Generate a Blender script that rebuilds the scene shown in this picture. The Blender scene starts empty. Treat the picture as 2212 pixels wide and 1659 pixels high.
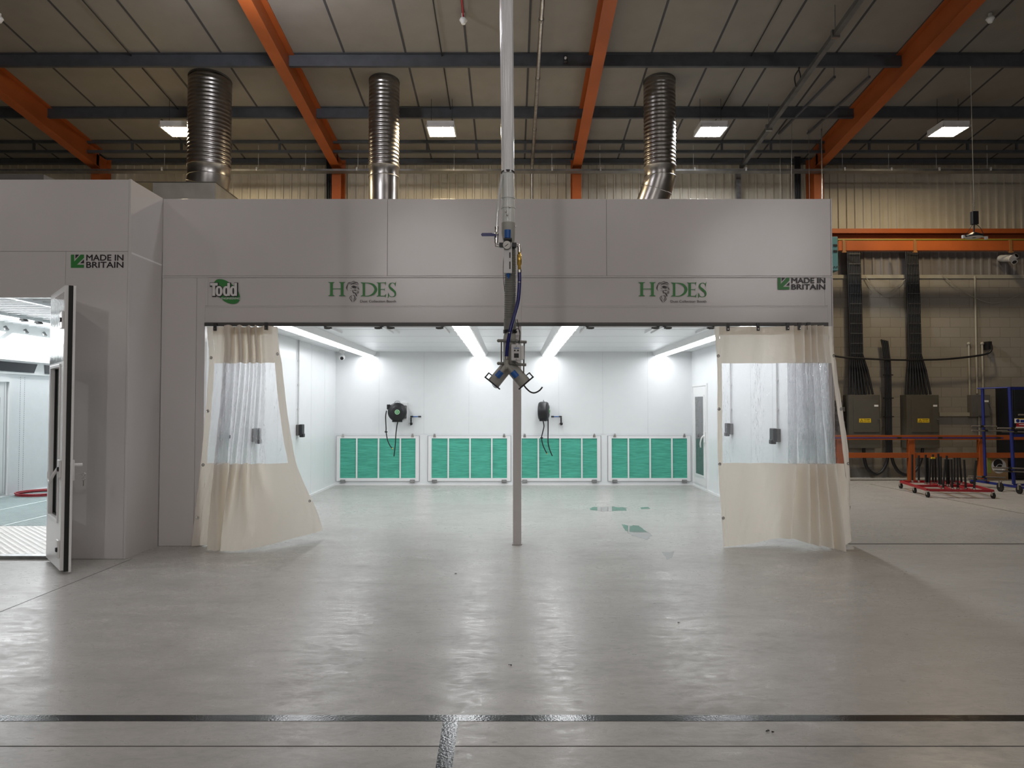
import bpy, math, random
from mathutils import Vector, Matrix
random.seed(7)
S = bpy.context.scene
COL = S.collection
# ------------------------------------------------------------------ camera
F = 1560.0; CX, CY = 1106.0, 829.5; PITCH = math.radians(1.744); EYE = 1.6
cd = bpy.data.cameras.new('camera'); cam = bpy.data.objects.new('camera', cd); COL.objects.link(cam)
cd.sensor_width = 36; cd.lens = F/2212*36; cd.clip_end = 200
cam.location = (0, 0, EYE); cam.rotation_euler = (math.pi/2+PITCH, 0, 0)
S.camera = cam
# ------------------------------------------------------------------ world, exposure
w = bpy.data.worlds.new('world'); S.world = w; w.use_nodes = True
w.node_tree.nodes['Background'].inputs[0].default_value = (.5, .5, .55, 1)
w.node_tree.nodes['Background'].inputs[1].default_value = .02
S.view_settings.view_transform = 'Standard'; S.view_settings.look = 'None'
S.view_settings.gamma = 1; S.view_settings.use_curve_mapping = False
S.view_settings.exposure = 0.0
# light strengths (emission of the lenses of the lamps the place has)
L_BOOTH = 12.5; L_SPRAY = 26.0; L_WARM = 310.0; L_HALL = 42.0; L_BACK = 480.0; L_BELL = 120.0

sp, cp = math.sin(PITCH), math.cos(PITCH)
def ray(x, y):
    a = (x-CX)/F; d = (CY-y)/F
    return a, cp-d*sp, sp+d*cp
def P(x, y, D):
    a, yy, z = ray(x, y); t = D/yy
    return Vector((a*t, D, EYE+z*t))
def G(x, y, z0=0):
    a, yy, z = ray(x, y); t = (z0-EYE)/z
    return Vector((a*t, yy*t, z0))
def ZZ(y, D): return P(CX, y, D).z
def XX(x, y, D): return P(x, y, D).x

# ------------------------------------------------------------------ materials
MATS = {}
def nt(m): return m.node_tree.nodes, m.node_tree.links
def mat(name, col, rough=.5, metal=0, bump=0, bscale=40, var=.06, vscale=6, spec=.5, stretch=(1,1,1), coat=0, rvar=0):
    if name in MATS: return MATS[name]
    m = bpy.data.materials.new(name); m.use_nodes = True; n, l = nt(m)
    b = n['Principled BSDF']; b.inputs['Roughness'].default_value = rough; b.inputs['Metallic'].default_value = metal
    b.inputs['Specular IOR Level'].default_value = spec
    if coat: b.inputs['Coat Weight'].default_value = coat; b.inputs['Coat Roughness'].default_value = .1
    tc = n.new('ShaderNodeTexCoord'); mp = n.new('ShaderNodeMapping'); mp.inputs['Scale'].default_value = stretch
    l.new(tc.outputs['Object'], mp.inputs[0])
    no = n.new('ShaderNodeTexNoise'); no.inputs['Scale'].default_value = vscale; no.inputs['Detail'].default_value = 4
    l.new(mp.outputs[0], no.inputs['Vector'])
    r = n.new('ShaderNodeMapRange'); r.inputs['From Min'].default_value = .3; r.inputs['From Max'].default_value = .7
    r.inputs['To Min'].default_value = 1-var; r.inputs['To Max'].default_value = 1+var
    l.new(no.outputs['Fac'], r.inputs['Value'])
    v = n.new('ShaderNodeVectorMath'); v.operation = 'SCALE'; v.inputs[0].default_value = col
    l.new(r.outputs[0], v.inputs['Scale']); l.new(v.outputs[0], b.inputs['Base Color'])
    if rvar:
        r2 = n.new('ShaderNodeMapRange'); r2.inputs['From Min'].default_value = .3; r2.inputs['From Max'].default_value = .7
        r2.inputs['To Min'].default_value = max(rough-rvar, .02); r2.inputs['To Max'].default_value = rough+rvar
        l.new(no.outputs['Fac'], r2.inputs['Value']); l.new(r2.outputs[0], b.inputs['Roughness'])
    if bump:
        n2 = n.new('ShaderNodeTexNoise'); n2.inputs['Scale'].default_value = bscale; n2.inputs['Detail'].default_value = 3
        l.new(mp.outputs[0], n2.inputs['Vector'])
        bp = n.new('ShaderNodeBump'); bp.inputs['Strength'].default_value = bump; bp.inputs['Distance'].default_value = .01
        l.new(n2.outputs['Fac'], bp.inputs['Height']); l.new(bp.outputs[0], b.inputs['Normal'])
    MATS[name] = m; return m
def emit(name, col, s):
    if name in MATS: return MATS[name]
    m = bpy.data.materials.new(name); m.use_nodes = True; n, l = nt(m); n.remove(n['Principled BSDF'])
    e = n.new('ShaderNodeEmission'); e.inputs[0].default_value = (*col, 1); e.inputs[1].default_value = s
    l.new(e.outputs[0], n['Material Output'].inputs[0]); MATS[name] = m; return m

M_white = mat('booth_white', (.80, .82, .83), .28, bump=.02, bscale=120, var=.01, spec=.5)
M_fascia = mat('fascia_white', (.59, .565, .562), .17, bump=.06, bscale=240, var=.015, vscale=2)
M_trim = mat('white_trim', (.82, .82, .82), .3, var=.01)
M_seam = mat('seam_dark_grey', (.10, .10, .10), .7)  # even dark grey, worn by the flanges where ducts meet the roof
M_black = mat('black_plastic', (.012, .012, .014), .4)
M_blackrub = mat('black_rubber', (.008, .008, .008), .6)
M_orange = mat('orange_paint', (.31, .075, .018), .45, var=.12, vscale=1.5, spec=.3)
M_purlin = mat('dark_grey_purlin', (.055, .06, .07), .5, var=.15)
M_galv = mat('galvanised_steel', (.34, .34, .34), .32, 1, bump=.03, bscale=60, var=.2, vscale=12)
M_duct = mat('spiral_duct_steel', (.37, .355, .34), .30, 1, bump=.02, bscale=60, var=.12, vscale=7)
M_steel = mat('nickel_steel', (.62, .60, .57), .25, 1, var=.1)
M_grey = mat('grey_plastic', (.38, .375, .34), .42, var=.05)
M_greyhose = mat('grey_flex_hose', (.20, .20, .18), .45, var=.05)
M_lightgrey = mat('light_grey_paint', (.62, .62, .62), .4)
M_blue = mat('blue_plastic', (.012, .10, .36), .4)
M_navy = mat('navy_hose', (.008, .012, .12), .25, var=.05)
M_rackblue = mat('blue_rack_paint', (.01, .02, .17), .4)
M_brass = mat('brass', (.65, .42, .10), .28, 1)
M_red = mat('red_paint', (.35, .012, .02), .4)
M_redhose = mat('red_hose', (.30, .02, .03), .4)
M_cab = mat('cabinet_olive_grey', (.085, .078, .062), .5)
M_cabgrey = mat('small_cabinet_grey', (.11, .105, .10), .5)
M_yellow = mat('yellow_sign', (.75, .52, .02), .5)
M_green = mat('logo_green', (.03, .20, .04), .4, var=.03)
M_logoblack = mat('logo_black', (.02, .018, .022), .4)
M_cable = mat('black_cable', (.010, .010, .012), .45)
M_cream = mat('cream_conduit', (.33, .31, .26), .5)
M_card = mat('cardboard', (.28, .18, .09), .8)
M_teal = mat('teal_paint', (.06, .16, .17), .5)
M_tubegrey = mat('grey_sleeve', (.16, .14, .12), .6)

def filter_mat():
    m = mat('green_filter_medium', (.095, .43, .32), .9, bump=.4, bscale=90, var=.2, vscale=10, stretch=(.5, 1, 5), spec=.1); return m
M_filter = filter_mat()

def floor_mat():
    m = bpy.data.materials.new('grey_epoxy_floor'); m.use_nodes = True; n, l = nt(m); b = n['Principled BSDF']
    tc = n.new('ShaderNodeTexCoord')
    def noise(scale, stretch, detail=6, rough=.6, dist=0):
        mp = n.new('ShaderNodeMapping'); mp.inputs['Scale'].default_value = stretch; l.new(tc.outputs['Object'], mp.inputs[0])
        t = n.new('ShaderNodeTexNoise'); t.inputs['Scale'].default_value = scale; t.inputs['Detail'].default_value = detail
        t.inputs['Roughness'].default_value = rough; t.inputs['Distortion'].default_value = dist
        l.new(mp.outputs[0], t.inputs['Vector']); return t.outputs['Fac']
    def rng(x, a, b_, c, d):
        r = n.new('ShaderNodeMapRange'); r.inputs[1].default_value = a; r.inputs[2].default_value = b_
        r.inputs[3].default_value = c; r.inputs[4].default_value = d; l.new(x, r.inputs[0]); return r.outputs[0]
    def mth(op, a, b_):
        q = n.new('ShaderNodeMath'); q.operation = op
        for i, v in enumerate((a, b_)):
            if isinstance(v, (int, float)): q.inputs[i].default_value = v
            else: l.new(v, q.inputs[i])
        return q.outputs[0]
    big = noise(.5, (1, 1, 1), 2); streak = noise(3.0, (.55, 1.3, 1), 6, .72, .5); fine = noise(16, (.6, 1.3, 1), 4, .75, .8)
    ct = mth('MULTIPLY', mth('MULTIPLY', rng(big, .3, .7, .92, 1.07), rng(streak, .3, .7, .84, 1.14)), rng(fine, .3, .7, .90, 1.10))
    # sparse scratches and scuffs
    vo = n.new('ShaderNodeTexNoise'); vo.inputs['Scale'].default_value = 2.2; vo.inputs['Detail'].default_value = 3; vo.inputs['Distortion'].default_value = 3.5
    mp = n.new('ShaderNodeMapping'); mp.inputs['Scale'].default_value = (.8, 2.6, 1); l.new(tc.outputs['Object'], mp.inputs[0]); l.new(mp.outputs[0], vo.inputs['Vector'])
    sc = mth('ABSOLUTE', mth('SUBTRACT', vo.outputs['Fac'], .5), 0)
    scr = rng(sc, 0, .004, 1, 0); scr = mth('MULTIPLY', scr, rng(noise(1.3, (1, 1, 1), 3), .5, .62, 0, 1))
    ct = mth('ADD', ct, mth('MULTIPLY', scr, .10))
    wv = n.new('ShaderNodeTexVoronoi'); wv.feature = 'DISTANCE_TO_EDGE'; wv.inputs['Scale'].default_value = 1.1
    mw = n.new('ShaderNodeMapping'); mw.inputs['Rotation'].default_value = (0, 0, .5); mw.inputs['Scale'].default_value = (3.2, .5, 1)
    l.new(tc.outputs['Object'], mw.inputs[0]); l.new(mw.outputs[0], wv.inputs['Vector'])
    sc2 = mth('MULTIPLY', rng(wv.outputs['Distance'], 0, .006, 1, 0), rng(noise(2.1, (1, 1, 1), 3), .54, .62, 0, 1)); ct = mth('ADD', ct, mth('MULTIPLY', sc2, .10))
    for rot, scl, st, amp in ((1.1, 2.4, (1, .35, 1), .09), (-.6, 3.1, (.3, 1, 1), .08)):
        wn = n.new('ShaderNodeTexNoise'); wn.inputs['Scale'].default_value = scl; wn.inputs['Detail'].default_value = 2; wn.inputs['Distortion'].default_value = 2.5
        m3 = n.new('ShaderNodeMapping'); m3.inputs['Rotation'].default_value = (0, 0, rot); m3.inputs['Scale'].default_value = st
        l.new(tc.outputs['Object'], m3.inputs[0]); l.new(m3.outputs[0], wn.inputs['Vector'])
        e_ = rng(mth('ABSOLUTE', mth('SUBTRACT', wn.outputs['Fac'], .5), 0), 0, .006, 1, 0)
        ct = mth('ADD', ct, mth('MULTIPLY', mth('MULTIPLY', e_, rng(noise(1.7*scl/2, (1, 1, 1), 1), .52, .62, 0, 1)), amp))
    spots = rng(noise(9, (1, 1, 1), 2), .72, .76, 0, 1); ct = mth('SUBTRACT', ct, mth('MULTIPLY', spots, .25))
    v = n.new('ShaderNodeVectorMath'); v.operation = 'SCALE'; v.inputs[0].default_value = (.425, .415, .395); l.new(ct, v.inputs['Scale'])
    l.new(v.outputs[0], b.inputs['Base Color'])
    ro = mth('ADD', rng(streak, .3, .7, .40, .29), rng(big, .3, .7, .03, -.05)); ro = mth('ADD', ro, rng(fine, .3, .7, .10, -.10))
    l.new(ro, b.inputs['Roughness']); b.inputs['Specular IOR Level'].default_value = .32
    bp = n.new('ShaderNodeBump'); bp.inputs['Strength'].default_value = .10; bp.inputs['Distance'].default_value = .004
    l.new(noise(70, (1, 1, 1), 1), bp.inputs['Height']); l.new(bp.outputs[0], b.inputs['Normal'])
    return m
M_floor = floor_mat()
M_tape = mat('glossy_black_floor_paint', (.018, .022, .024), .15, bump=.09, bscale=75, var=.1, vscale=20, rvar=.03, spec=.4)
M_joint = mat('floor_joint', (.05, .045, .04), .8)
M_wet = mat('wet_floor', (.27, .28, .265), .03, spec=.8, var=.05)

def block_mat():
    m = bpy.data.materials.new('painted_blockwork'); m.use_nodes = True; n, l = nt(m); b = n['Principled BSDF']
    tc = n.new('ShaderNodeTexCoord'); sx = n.new('ShaderNodeSeparateXYZ'); cx = n.new('ShaderNodeCombineXYZ')
    l.new(tc.outputs['Object'], sx.inputs[0]); l.new(sx.outputs['X'], cx.inputs['X']); l.new(sx.outputs['Z'], cx.inputs['Y'])
    br = n.new('ShaderNodeTexBrick'); l.new(cx.outputs[0], br.inputs['Vector'])
    br.inputs['Scale'].default_value = 1; br.inputs['Brick Width'].default_value = .45; br.inputs['Row Height'].default_value = .225
    br.inputs['Mortar Size'].default_value = .005; br.inputs['Mortar Smooth'].default_value = .5
    br.inputs['Color1'].default_value = (.27, .245, .21, 1); br.inputs['Color2'].default_value = (.25, .23, .195, 1); br.inputs['Mortar'].default_value = (.18, .165, .14, 1)
    l.new(br.outputs['Color'], b.inputs['Base Color']); b.inputs['Roughness'].default_value = .7
    bp = n.new('ShaderNodeBump'); bp.invert = True; bp.inputs['Strength'].default_value = .6; bp.inputs['Distance'].default_value = .01
    l.new(br.outputs['Fac'], bp.inputs['Height']); l.new(bp.outputs[0], b.inputs['Normal'])
    return m
M_block = block_mat()
M_clad = mat('cream_cladding_sheet', (.46, .42, .34), .42, var=.08, vscale=2)
M_roof = mat('roof_liner_sheet', (.205, .188, .166), .6, var=.05, vscale=3)
M_roofseam = mat('roof_seam_dark', (.04, .04, .045), .7)
M_dark = mat('dark_hall_wall', (.18, .17, .16), .8)

def schlick(n, l, normal=None, k=1.0):
    lw = n.new('ShaderNodeLayerWeight'); lw.inputs['Blend'].default_value = .5
    if normal: l.new(normal, lw.inputs['Normal'])
    p = n.new('ShaderNodeMath'); p.operation = 'POWER'; p.inputs[1].default_value = 5; l.new(lw.outputs['Facing'], p.inputs[0])
    q = n.new('ShaderNodeMath'); q.operation = 'MULTIPLY_ADD'; q.inputs[1].default_value = .96*k; q.inputs[2].default_value = .045*k; l.new(p.outputs[0], q.inputs[0])
    return q.outputs[0]
def canvas_mat():
    m = bpy.data.materials.new('cream_pvc_canvas'); m.use_nodes = True; n, l = nt(m); n.remove(n['Principled BSDF'])
    b = n.new('ShaderNodeBsdfPrincipled'); b.inputs['Base Color'].default_value = (.88, .84, .79, 1); b.inputs['Roughness'].default_value = .25
    t = n.new('ShaderNodeBsdfTranslucent'); t.inputs[0].default_value = (.92, .85, .74, 1)
    mx = n.new('ShaderNodeMixShader'); mx.inputs[0].default_value = .45
    no = n.new('ShaderNodeTexNoise'); no.inputs['Scale'].default_value = 7; no.inputs['Detail'].default_value = 3; no.inputs['Distortion'].default_value = .6
    bp = n.new('ShaderNodeBump'); bp.inputs['Strength'].default_value = .35; bp.inputs['Distance'].default_value = .02
    tc = n.new('ShaderNodeTexCoord'); l.new(tc.outputs['Object'], no.inputs['Vector']); l.new(no.outputs['Fac'], bp.inputs['Height'])
    l.new(bp.outputs[0], b.inputs['Normal'])
    l.new(b.outputs[0], mx.inputs[1]); l.new(t.outputs[0], mx.inputs[2]); l.new(mx.outputs[0], n['Material Output'].inputs[0]); return m
M_canvas = canvas_mat()
def clear_mat():
    m = bpy.data.materials.new('clear_pvc_film'); m.use_nodes = True; n, l = nt(m); n.remove(n['Principled BSDF'])
    tr = n.new('ShaderNodeBsdfTransparent'); tr.inputs[0].default_value = (.95, .95, .965, 1)
    gl = n.new('ShaderNodeBsdfGlossy'); gl.inputs['Roughness'].default_value = .06
    df = n.new('ShaderNodeBsdfTranslucent'); df.inputs[0].default_value = (.96, .95, 1, 1)
    tc = n.new('ShaderNodeTexCoord'); mp = n.new('ShaderNodeMapping'); mp.inputs['Scale'].default_value = (9, 9, 3.5); l.new(tc.outputs['Object'], mp.inputs[0])
    no = n.new('ShaderNodeTexNoise'); no.inputs['Scale'].default_value = 3; no.inputs['Detail'].default_value = 3; no.inputs['Distortion'].default_value = 1.5; l.new(mp.outputs[0], no.inputs['Vector'])
    bp = n.new('ShaderNodeBump'); bp.inputs['Strength'].default_value = .9; bp.inputs['Distance'].default_value = .03; l.new(no.outputs['Fac'], bp.inputs['Height'])
    l.new(bp.outputs[0], gl.inputs['Normal'])
    lw = n.new('ShaderNodeLayerWeight'); lw.inputs['Blend'].default_value = .35; r1 = n.new('ShaderNodeMapRange'); r1.inputs[1].default_value = 0; r1.inputs[2].default_value = .8; r1.inputs[3].default_value = .04; r1.inputs[4].default_value = .6; l.new(lw.outputs['Facing'], r1.inputs[0])
    m1 = n.new('ShaderNodeMixShader'); l.new(r1.outputs[0], m1.inputs[0]); l.new(tr.outputs[0], m1.inputs[1]); l.new(df.outputs[0], m1.inputs[2])
    m2 = n.new('ShaderNodeMixShader'); l.new(schlick(n, l, bp.outputs[0], 1.5), m2.inputs[0]); l.new(m1.outputs[0], m2.inputs[1]); l.new(gl.outputs[0], m2.inputs[2])
    l.new(m2.outputs[0], n['Material Output'].inputs[0]); return m
M_clear = clear_mat()
def glass_mat():
    m = bpy.data.materials.new('door_glass'); m.use_nodes = True; n, l = nt(m); n.remove(n['Principled BSDF'])
    tr = n.new('ShaderNodeBsdfTransparent'); tr.inputs[0].default_value = (.8, .84, .84, 1)
    gl = n.new('ShaderNodeBsdfGlossy'); gl.inputs['Roughness'].default_value = .02
    m2 = n.new('ShaderNodeMixShader'); l.new(schlick(n, l, None, .6), m2.inputs[0])
    l.new(tr.outputs[0], m2.inputs[1]); l.new(gl.outputs[0], m2.inputs[2]); l.new(m2.outputs[0], n['Material Output'].inputs[0]); return m
M_glass = glass_mat()
M_darkglass = mat('dark_window_glass', (.012, .016, .022), .12)
M_midglass = mat('booth_door_glass', (.12, .12, .125), .06)
M_wrap = mat('plastic_wrapped_pipe', (.80, .82, .84), .2, bump=.9, bscale=10, var=.10, vscale=8, stretch=(4, 4, .35), coat=.6)
M_greypipe = mat('light_grey_pipe', (.66, .68, .66), .28, bump=.2, bscale=20, var=.04)
M_liner = mat('white_liner_sheet', (.80, .82, .83), .5, bump=.5, bscale=5, var=.015)
M_stitch = mat('stitching', (.25, .28, .3), .8)
M_chequer = mat('chequer_plate', (.62, .60, .57), .35, .3, var=.06)
M_grate = mat('grating_bars', (.62, .68, .68), .4)
M_tealmesh = mat('teal_grating_filter', (.03, .20, .19), .7)
M_clearhose = mat('clear_hose', (.55, .56, .55), .15, coat=1, bump=.3, bscale=15, stretch=(3, 3, .5))
M_blister = mat('white_plastic', (.78, .78, .77), .35)
M_dial = mat('gauge_dial', (.75, .74, .70), .3)

# ------------------------------------------------------------------ mesh builder
class MB:
    def __init__(s): s.v = []; s.f = []; s.m = []; s.s = []
    def add(s, vs, fs, m=0, smooth=False):
        o = len(s.v); s.v += [tuple(q) for q in vs]
        for f in fs: s.f.append([i+o for i in f]); s.m.append(m); s.s.append(smooth)
        return s
    def box(s, x0, x1, y0, y1, z0, z1, m=0):
        vs = [(x, y, z) for z in (z0, z1) for y in (y0, y1) for x in (x0, x1)]
        return s.add(vs, [(0, 2, 3, 1), (4, 5, 7, 6), (0, 1, 5, 4), (2, 6, 7, 3), (0, 4, 6, 2), (1, 3, 7, 5)], m)
    def hexa(s, vs, m=0):
        return s.add(vs, [(0, 2, 3, 1), (4, 5, 7, 6), (0, 1, 5, 4), (2, 6, 7, 3), (0, 4, 6, 2), (1, 3, 7, 5)], m)
    def obox(s, c, a, b, d, m=0):          # centre and three half-extent vectors
        c, a, b, d = map(Vector, (c, a, b, d))
        return s.hexa([c+i*a+j*b+k*d for k in (-1, 1) for j in (-1, 1) for i in (-1, 1)], m)
    def tube(s, pts, r, n=10, m=0, caps=True):
        pts = [Vector(p) for p in pts]; rs = r if isinstance(r, (list, tuple)) else [r]*len(pts)
        t0 = (pts[1]-pts[0]).normalized(); up = Vector((0, 0, 1)) if abs(t0.z) < .9 else Vector((1, 0, 0))
        a = t0.cross(up).normalized(); vs = []
        for i, p in enumerate(pts):
            t = (pts[min(i+1, len(pts)-1)]-pts[max(i-1, 0)]).normalized()
            a = (a-t*a.dot(t)).normalized(); b = t.cross(a)
            for k in range(n):
                q = 2*math.pi*k/n; vs.append(p+rs[i]*(math.cos(q)*a+math.sin(q)*b))
        fs = [(i*n+k, i*n+(k+1) % n, (i+1)*n+(k+1) % n, (i+1)*n+k) for i in range(len(pts)-1) for k in range(n)]
        s.add(vs, fs, m, True)
        if caps:
            s.add(vs[:n], [tuple(range(n))[::-1]], m); s.add(vs[-n:], [tuple(range(n))], m)
        return s
    def cyl(s, p0, p1, r, n=16, m=0, r1=None): return s.tube([p0, p1], [r, r if r1 is None else r1], n, m)
    def torus(s, c, R, r, nrm, n=20, k=6, m=0, sx=1):
        nrm = Vector(nrm).normalized(); up = Vector((0, 0, 1)) if abs(nrm.z) < .9 else Vector((1, 0, 0))
        a = nrm.cross(up).normalized(); b = nrm.cross(a); c = Vector(c); vs = []
        for i in range(n):
            q = 2*math.pi*i/n; d = math.cos(q)*a*sx+math.sin(q)*b
            for j in range(k):
                e = 2*math.pi*j/k; vs.append(c+R*d+r*(math.cos(e)*d+math.sin(e)*nrm))
        return s.add(vs, [(i*k+j, i*k+(j+1) % k, ((i+1) % n)*k+(j+1) % k, ((i+1) % n)*k+j) for i in range(n) for j in range(k)], m, True)
    def prism(s, poly, d0, d1, m=0):       # poly of Vectors, extruded from +d0 to +d1
        n = len(poly); vs = [Vector(p)+Vector(d0) for p in poly]+[Vector(p)+Vector(d1) for p in poly]
        return s.add(vs, [tuple(range(n))[::-1], tuple(range(n, 2*n))]+[(i, (i+1) % n, n+(i+1) % n, n+i) for i in range(n)], m)
    def sphere(s, c, r, n=14, k=8, m=0, sc=(1, 1, 1)):
        c = Vector(c); vs = [c+Vector((0, 0, r*sc[2]))]
        for i in range(1, k):
            for j in range(n):
                a = math.pi*i/k; q = 2*math.pi*j/n
                vs.append(c+Vector((r*sc[0]*math.sin(a)*math.cos(q), r*sc[1]*math.sin(a)*math.sin(q), r*sc[2]*math.cos(a))))
        vs.append(c-Vector((0, 0, r*sc[2]))); fs = [(0, 1+j, 1+(j+1) % n) for j in range(n)]
        for i in range(k-2):
            for j in range(n): fs.append((1+i*n+j, 1+(i+1)*n+j, 1+(i+1)*n+(j+1) % n, 1+i*n+(j+1) % n))
        e = len(vs)-1; fs += [(e, 1+(k-2)*n+(j+1) % n, 1+(k-2)*n+j) for j in range(n)]
        return s.add(vs, fs, m, True)
    def build(s, name, mats, parent=None, bevel=0):
        me = bpy.data.meshes.new(name); off = Vector((0, 0, 0)); q = parent
        while q: off = off+q.location; q = q.parent
        me.from_pydata([Vector(v)-off for v in s.v], [], s.f)
        if not isinstance(mats, (list, tuple)): mats = [mats]
        for m in mats: me.materials.append(m)
        me.polygons.foreach_set('material_index', s.m); me.polygons.foreach_set('use_smooth', s.s); me.update()
        o = bpy.data.objects.new(name, me); COL.objects.link(o)
        if parent: o.parent = parent
        if bevel:
            b = o.modifiers.new('bevel', 'BEVEL'); b.width = bevel; b.segments = 2; b.limit_method = 'ANGLE'
        return o
def tag(o, label=None, cat=None, group=None, kind=None):
    for k, v in (('label', label), ('category', cat), ('group', group), ('kind', kind)):
        if v: o[k] = v
    return o
def thing(name, loc, label, cat, group=None):
    o = bpy.data.objects.new(name, None); COL.objects.link(o); o.location = loc; o.empty_display_size = .1
    return tag(o, label, cat, group)
def solo(o, label, cat, group=None):       # a thing that is one mesh: move its origin to its base
    me = o.data; xs = [v.co for v in me.vertices]
    c = Vector((sum(v.x for v in xs)/len(xs), sum(v.y for v in xs)/len(xs), min(v.z for v in xs)))
    me.transform(Matrix.Translation(-c)); o.location = c
    return tag(o, label, cat, group)
def copy_tree(o, parent=None):
    c = o.copy(); COL.objects.link(c); c.parent = parent
    for ch in list(o.children): copy_tree(ch, c)
    return c
def struct(o): o['kind'] = 'structure'; return o
def catmull(pts, k=6):
    pts = [Vector(p) for p in pts]; out = []
    for i in range(len(pts)-1):
        p0, p1, p2, p3 = pts[max(i-1, 0)], pts[i], pts[i+1], pts[min(i+2, len(pts)-1)]
        for j in range(k):
            t = j/k; out.append(.5*((2*p1)+(p2-p0)*t+(2*p0-5*p1+4*p2-p3)*t*t+(3*p1-p0-3*p2+p3)*t**3))
    out.append(pts[-1]); return out
def text_into(mb, body, x0, x1, y0, y1, D, m=0, bold=0.0, depth=.001):
    """text fitted into the pixel box (x0..x1, y0 top..y1 baseline) on plane Y=D, facing the camera"""
    cu = bpy.data.curves.new('t', 'FONT'); cu.body = body; cu.size = 1; cu.offset = bold; cu.extrude = 0; cu.resolution_u = 4
    ob = bpy.data.objects.new('t', cu); COL.objects.link(ob); bpy.context.view_layer.update()
    me = bpy.data.meshes.new_from_object(ob.evaluated_get(bpy.context.evaluated_depsgraph_get()))
    co = [v.co.copy() for v in me.vertices]; fs = [list(p.vertices) for p in me.polygons]
    bpy.data.objects.remove(ob); bpy.data.curves.remove(cu); bpy.data.meshes.remove(me)
    ax = min(c.x for c in co); bx = max(c.x for c in co); ay = min(c.y for c in co); by = max(c.y for c in co)
    A = P(x0, y1, D); B = P(x1, y0, D)
    vs = [(A.x+(c.x-ax)/(bx-ax)*(B.x-A.x), D, A.z+(c.y-ay)/(by-ay)*(B.z-A.z)) for c in co]
    mb.add(vs, fs, m)
PC = [0]
def poly_px(mb, pts, D, m=0, tf=None):
    PC[0] = (PC[0]+1) % 40; D = D-PC[0]*.00002
    vs = [P(*(tf(p) if tf else p), D) for p in pts]; mb.add(vs, [tuple(range(len(vs)))], m)
def stroke_px(mb, pts, ws, D, m=0, tf=None, k=5):
    """brush stroke of changing width through zoom points"""
    c = catmull([(p[0], p[1], wd) for p, wd in zip(pts, ws)], k); L = []; R = []
    for i, q in enumerate(c):
        t = (c[min(i+1, len(c)-1)]-c[max(i-1, 0)]); t = Vector((t.x, t.y)).normalized(); nn = Vector((-t.y, t.x))*max(q.z, .3)/2
        L.append((q.x+nn.x, q.y+nn.y)); R.append((q.x-nn.x, q.y-nn.y))
    for i in range(len(c)-1):
        poly_px(mb, [L[i], L[i+1], R[i+1], R[i]], D, m, tf)

# ------------------------------------------------------------------ hall geometry
YW = 16.27; SL = .115; RIDGE = 1.0
def roof(Y):
    return 7.2+SL*(YW-Y) if Y >= RIDGE else 7.2+SL*(YW-RIDGE)-SL*(RIDGE-Y)
XL, XR, YB0 = -17.0, 17.0, -15.0
f = MB(); f.box(XL, XR, YB0, YW+.3, -.1, 0)
jl = G(0, 1322).x
f.box(jl-.004, jl+.004, 3.0, 7.62, 0, .0006, 1)
J = G(1106, 1612).y; f.box(XL, XR, J-.004, J+.004, 0, .0006, 1)
q = G(2212, 1110); q2 = G(1880, 1046); f.hexa([Vector(v) for v in ((q.x-.012, q.y, 0), (q.x+.012, q.y, 0), (q2.x-.012, q2.y, 0), (q2.x+.012, q2.y, 0), (q.x-.012, q.y, .0006), (q.x+.012, q.y, .0006), (q2.x-.012, q2.y, .0006), (q2.x+.012, q2.y, .0006))], 1)
struct(f.build('floor', [M_floor, M_joint]))

r = MB()
for (a, b) in ((YW+.3, RIDGE), (RIDGE, YB0)):
    r.hexa([(XL, b, roof(b)), (XR, b, roof(b)), (XL, a, roof(a)), (XR, a, roof(a)), (XL, b, roof(b)+.1), (XR, b, roof(b)+.1), (XL, a, roof(a)+.1), (XR, a, roof(a)+.1)])
seams = [-.77+1.056*k for k in range(-14, 16)]
for x in seams:
    r.hexa([(x-.018, RIDGE, roof(RIDGE)-.006), (x+.018, RIDGE, roof(RIDGE)-.006), (x-.018, YW, roof(YW)-.006), (x+.018, YW, roof(YW)-.006), (x-.018, RIDGE, roof(RIDGE)), (x+.018, RIDGE, roof(RIDGE)), (x-.018, YW, roof(YW)), (x+.018, YW, roof(YW))], 1)
struct(r.build('ceiling', [M_roof, M_roofseam]))

ZB = ZZ(596, YW)
b = MB(); b.box(XL, XR, YW, YW+.25, 0, ZB); b.box(XL, XR, YW-.03, YW+.02, ZB-.06, ZB+.02, 1)
# cladding with trapezoidal ribs above the blockwork
pitch = .19; x = XL; prof = []
while x < XR:
    prof += [(x, 0), (x+.125, 0), (x+.14, -.03), (x+.175, -.03)]; x += pitch
vs = []; fs = []
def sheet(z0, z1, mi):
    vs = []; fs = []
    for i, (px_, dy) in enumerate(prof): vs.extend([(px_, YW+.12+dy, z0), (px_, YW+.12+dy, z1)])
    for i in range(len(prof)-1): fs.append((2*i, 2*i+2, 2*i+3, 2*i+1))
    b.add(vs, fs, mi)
sheet(ZB, 5.3, 3); sheet(5.3, roof(YW)+.06, 2)  # lower part of the cladding coloured darker than the upper part
struct(b.build('wall_back', [M_block, M_cream, M_clad, mat('darker_lower_cladding', (.20, .185, .18), .5, var=.08, vscale=2)]))
for nm, bx in (('wall_left', (XL-.2, XL, YB0, YW+.3, 0, 9)), ('wall_right', (XR, XR+.2, YB0, YW+.3, 0, 9)), ('wall_front', (XL, XR, YB0-.2, YB0, 0, 9))):
    struct(MB().box(*bx).build(nm, M_dark))
bb = MB(); bb.box(XL, XR, YW-.012, YW, 0, .2)
struct(bb.build('baseboard_back', mat('grey_plinth_paint', (.16, .15, .135), .6)))

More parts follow.
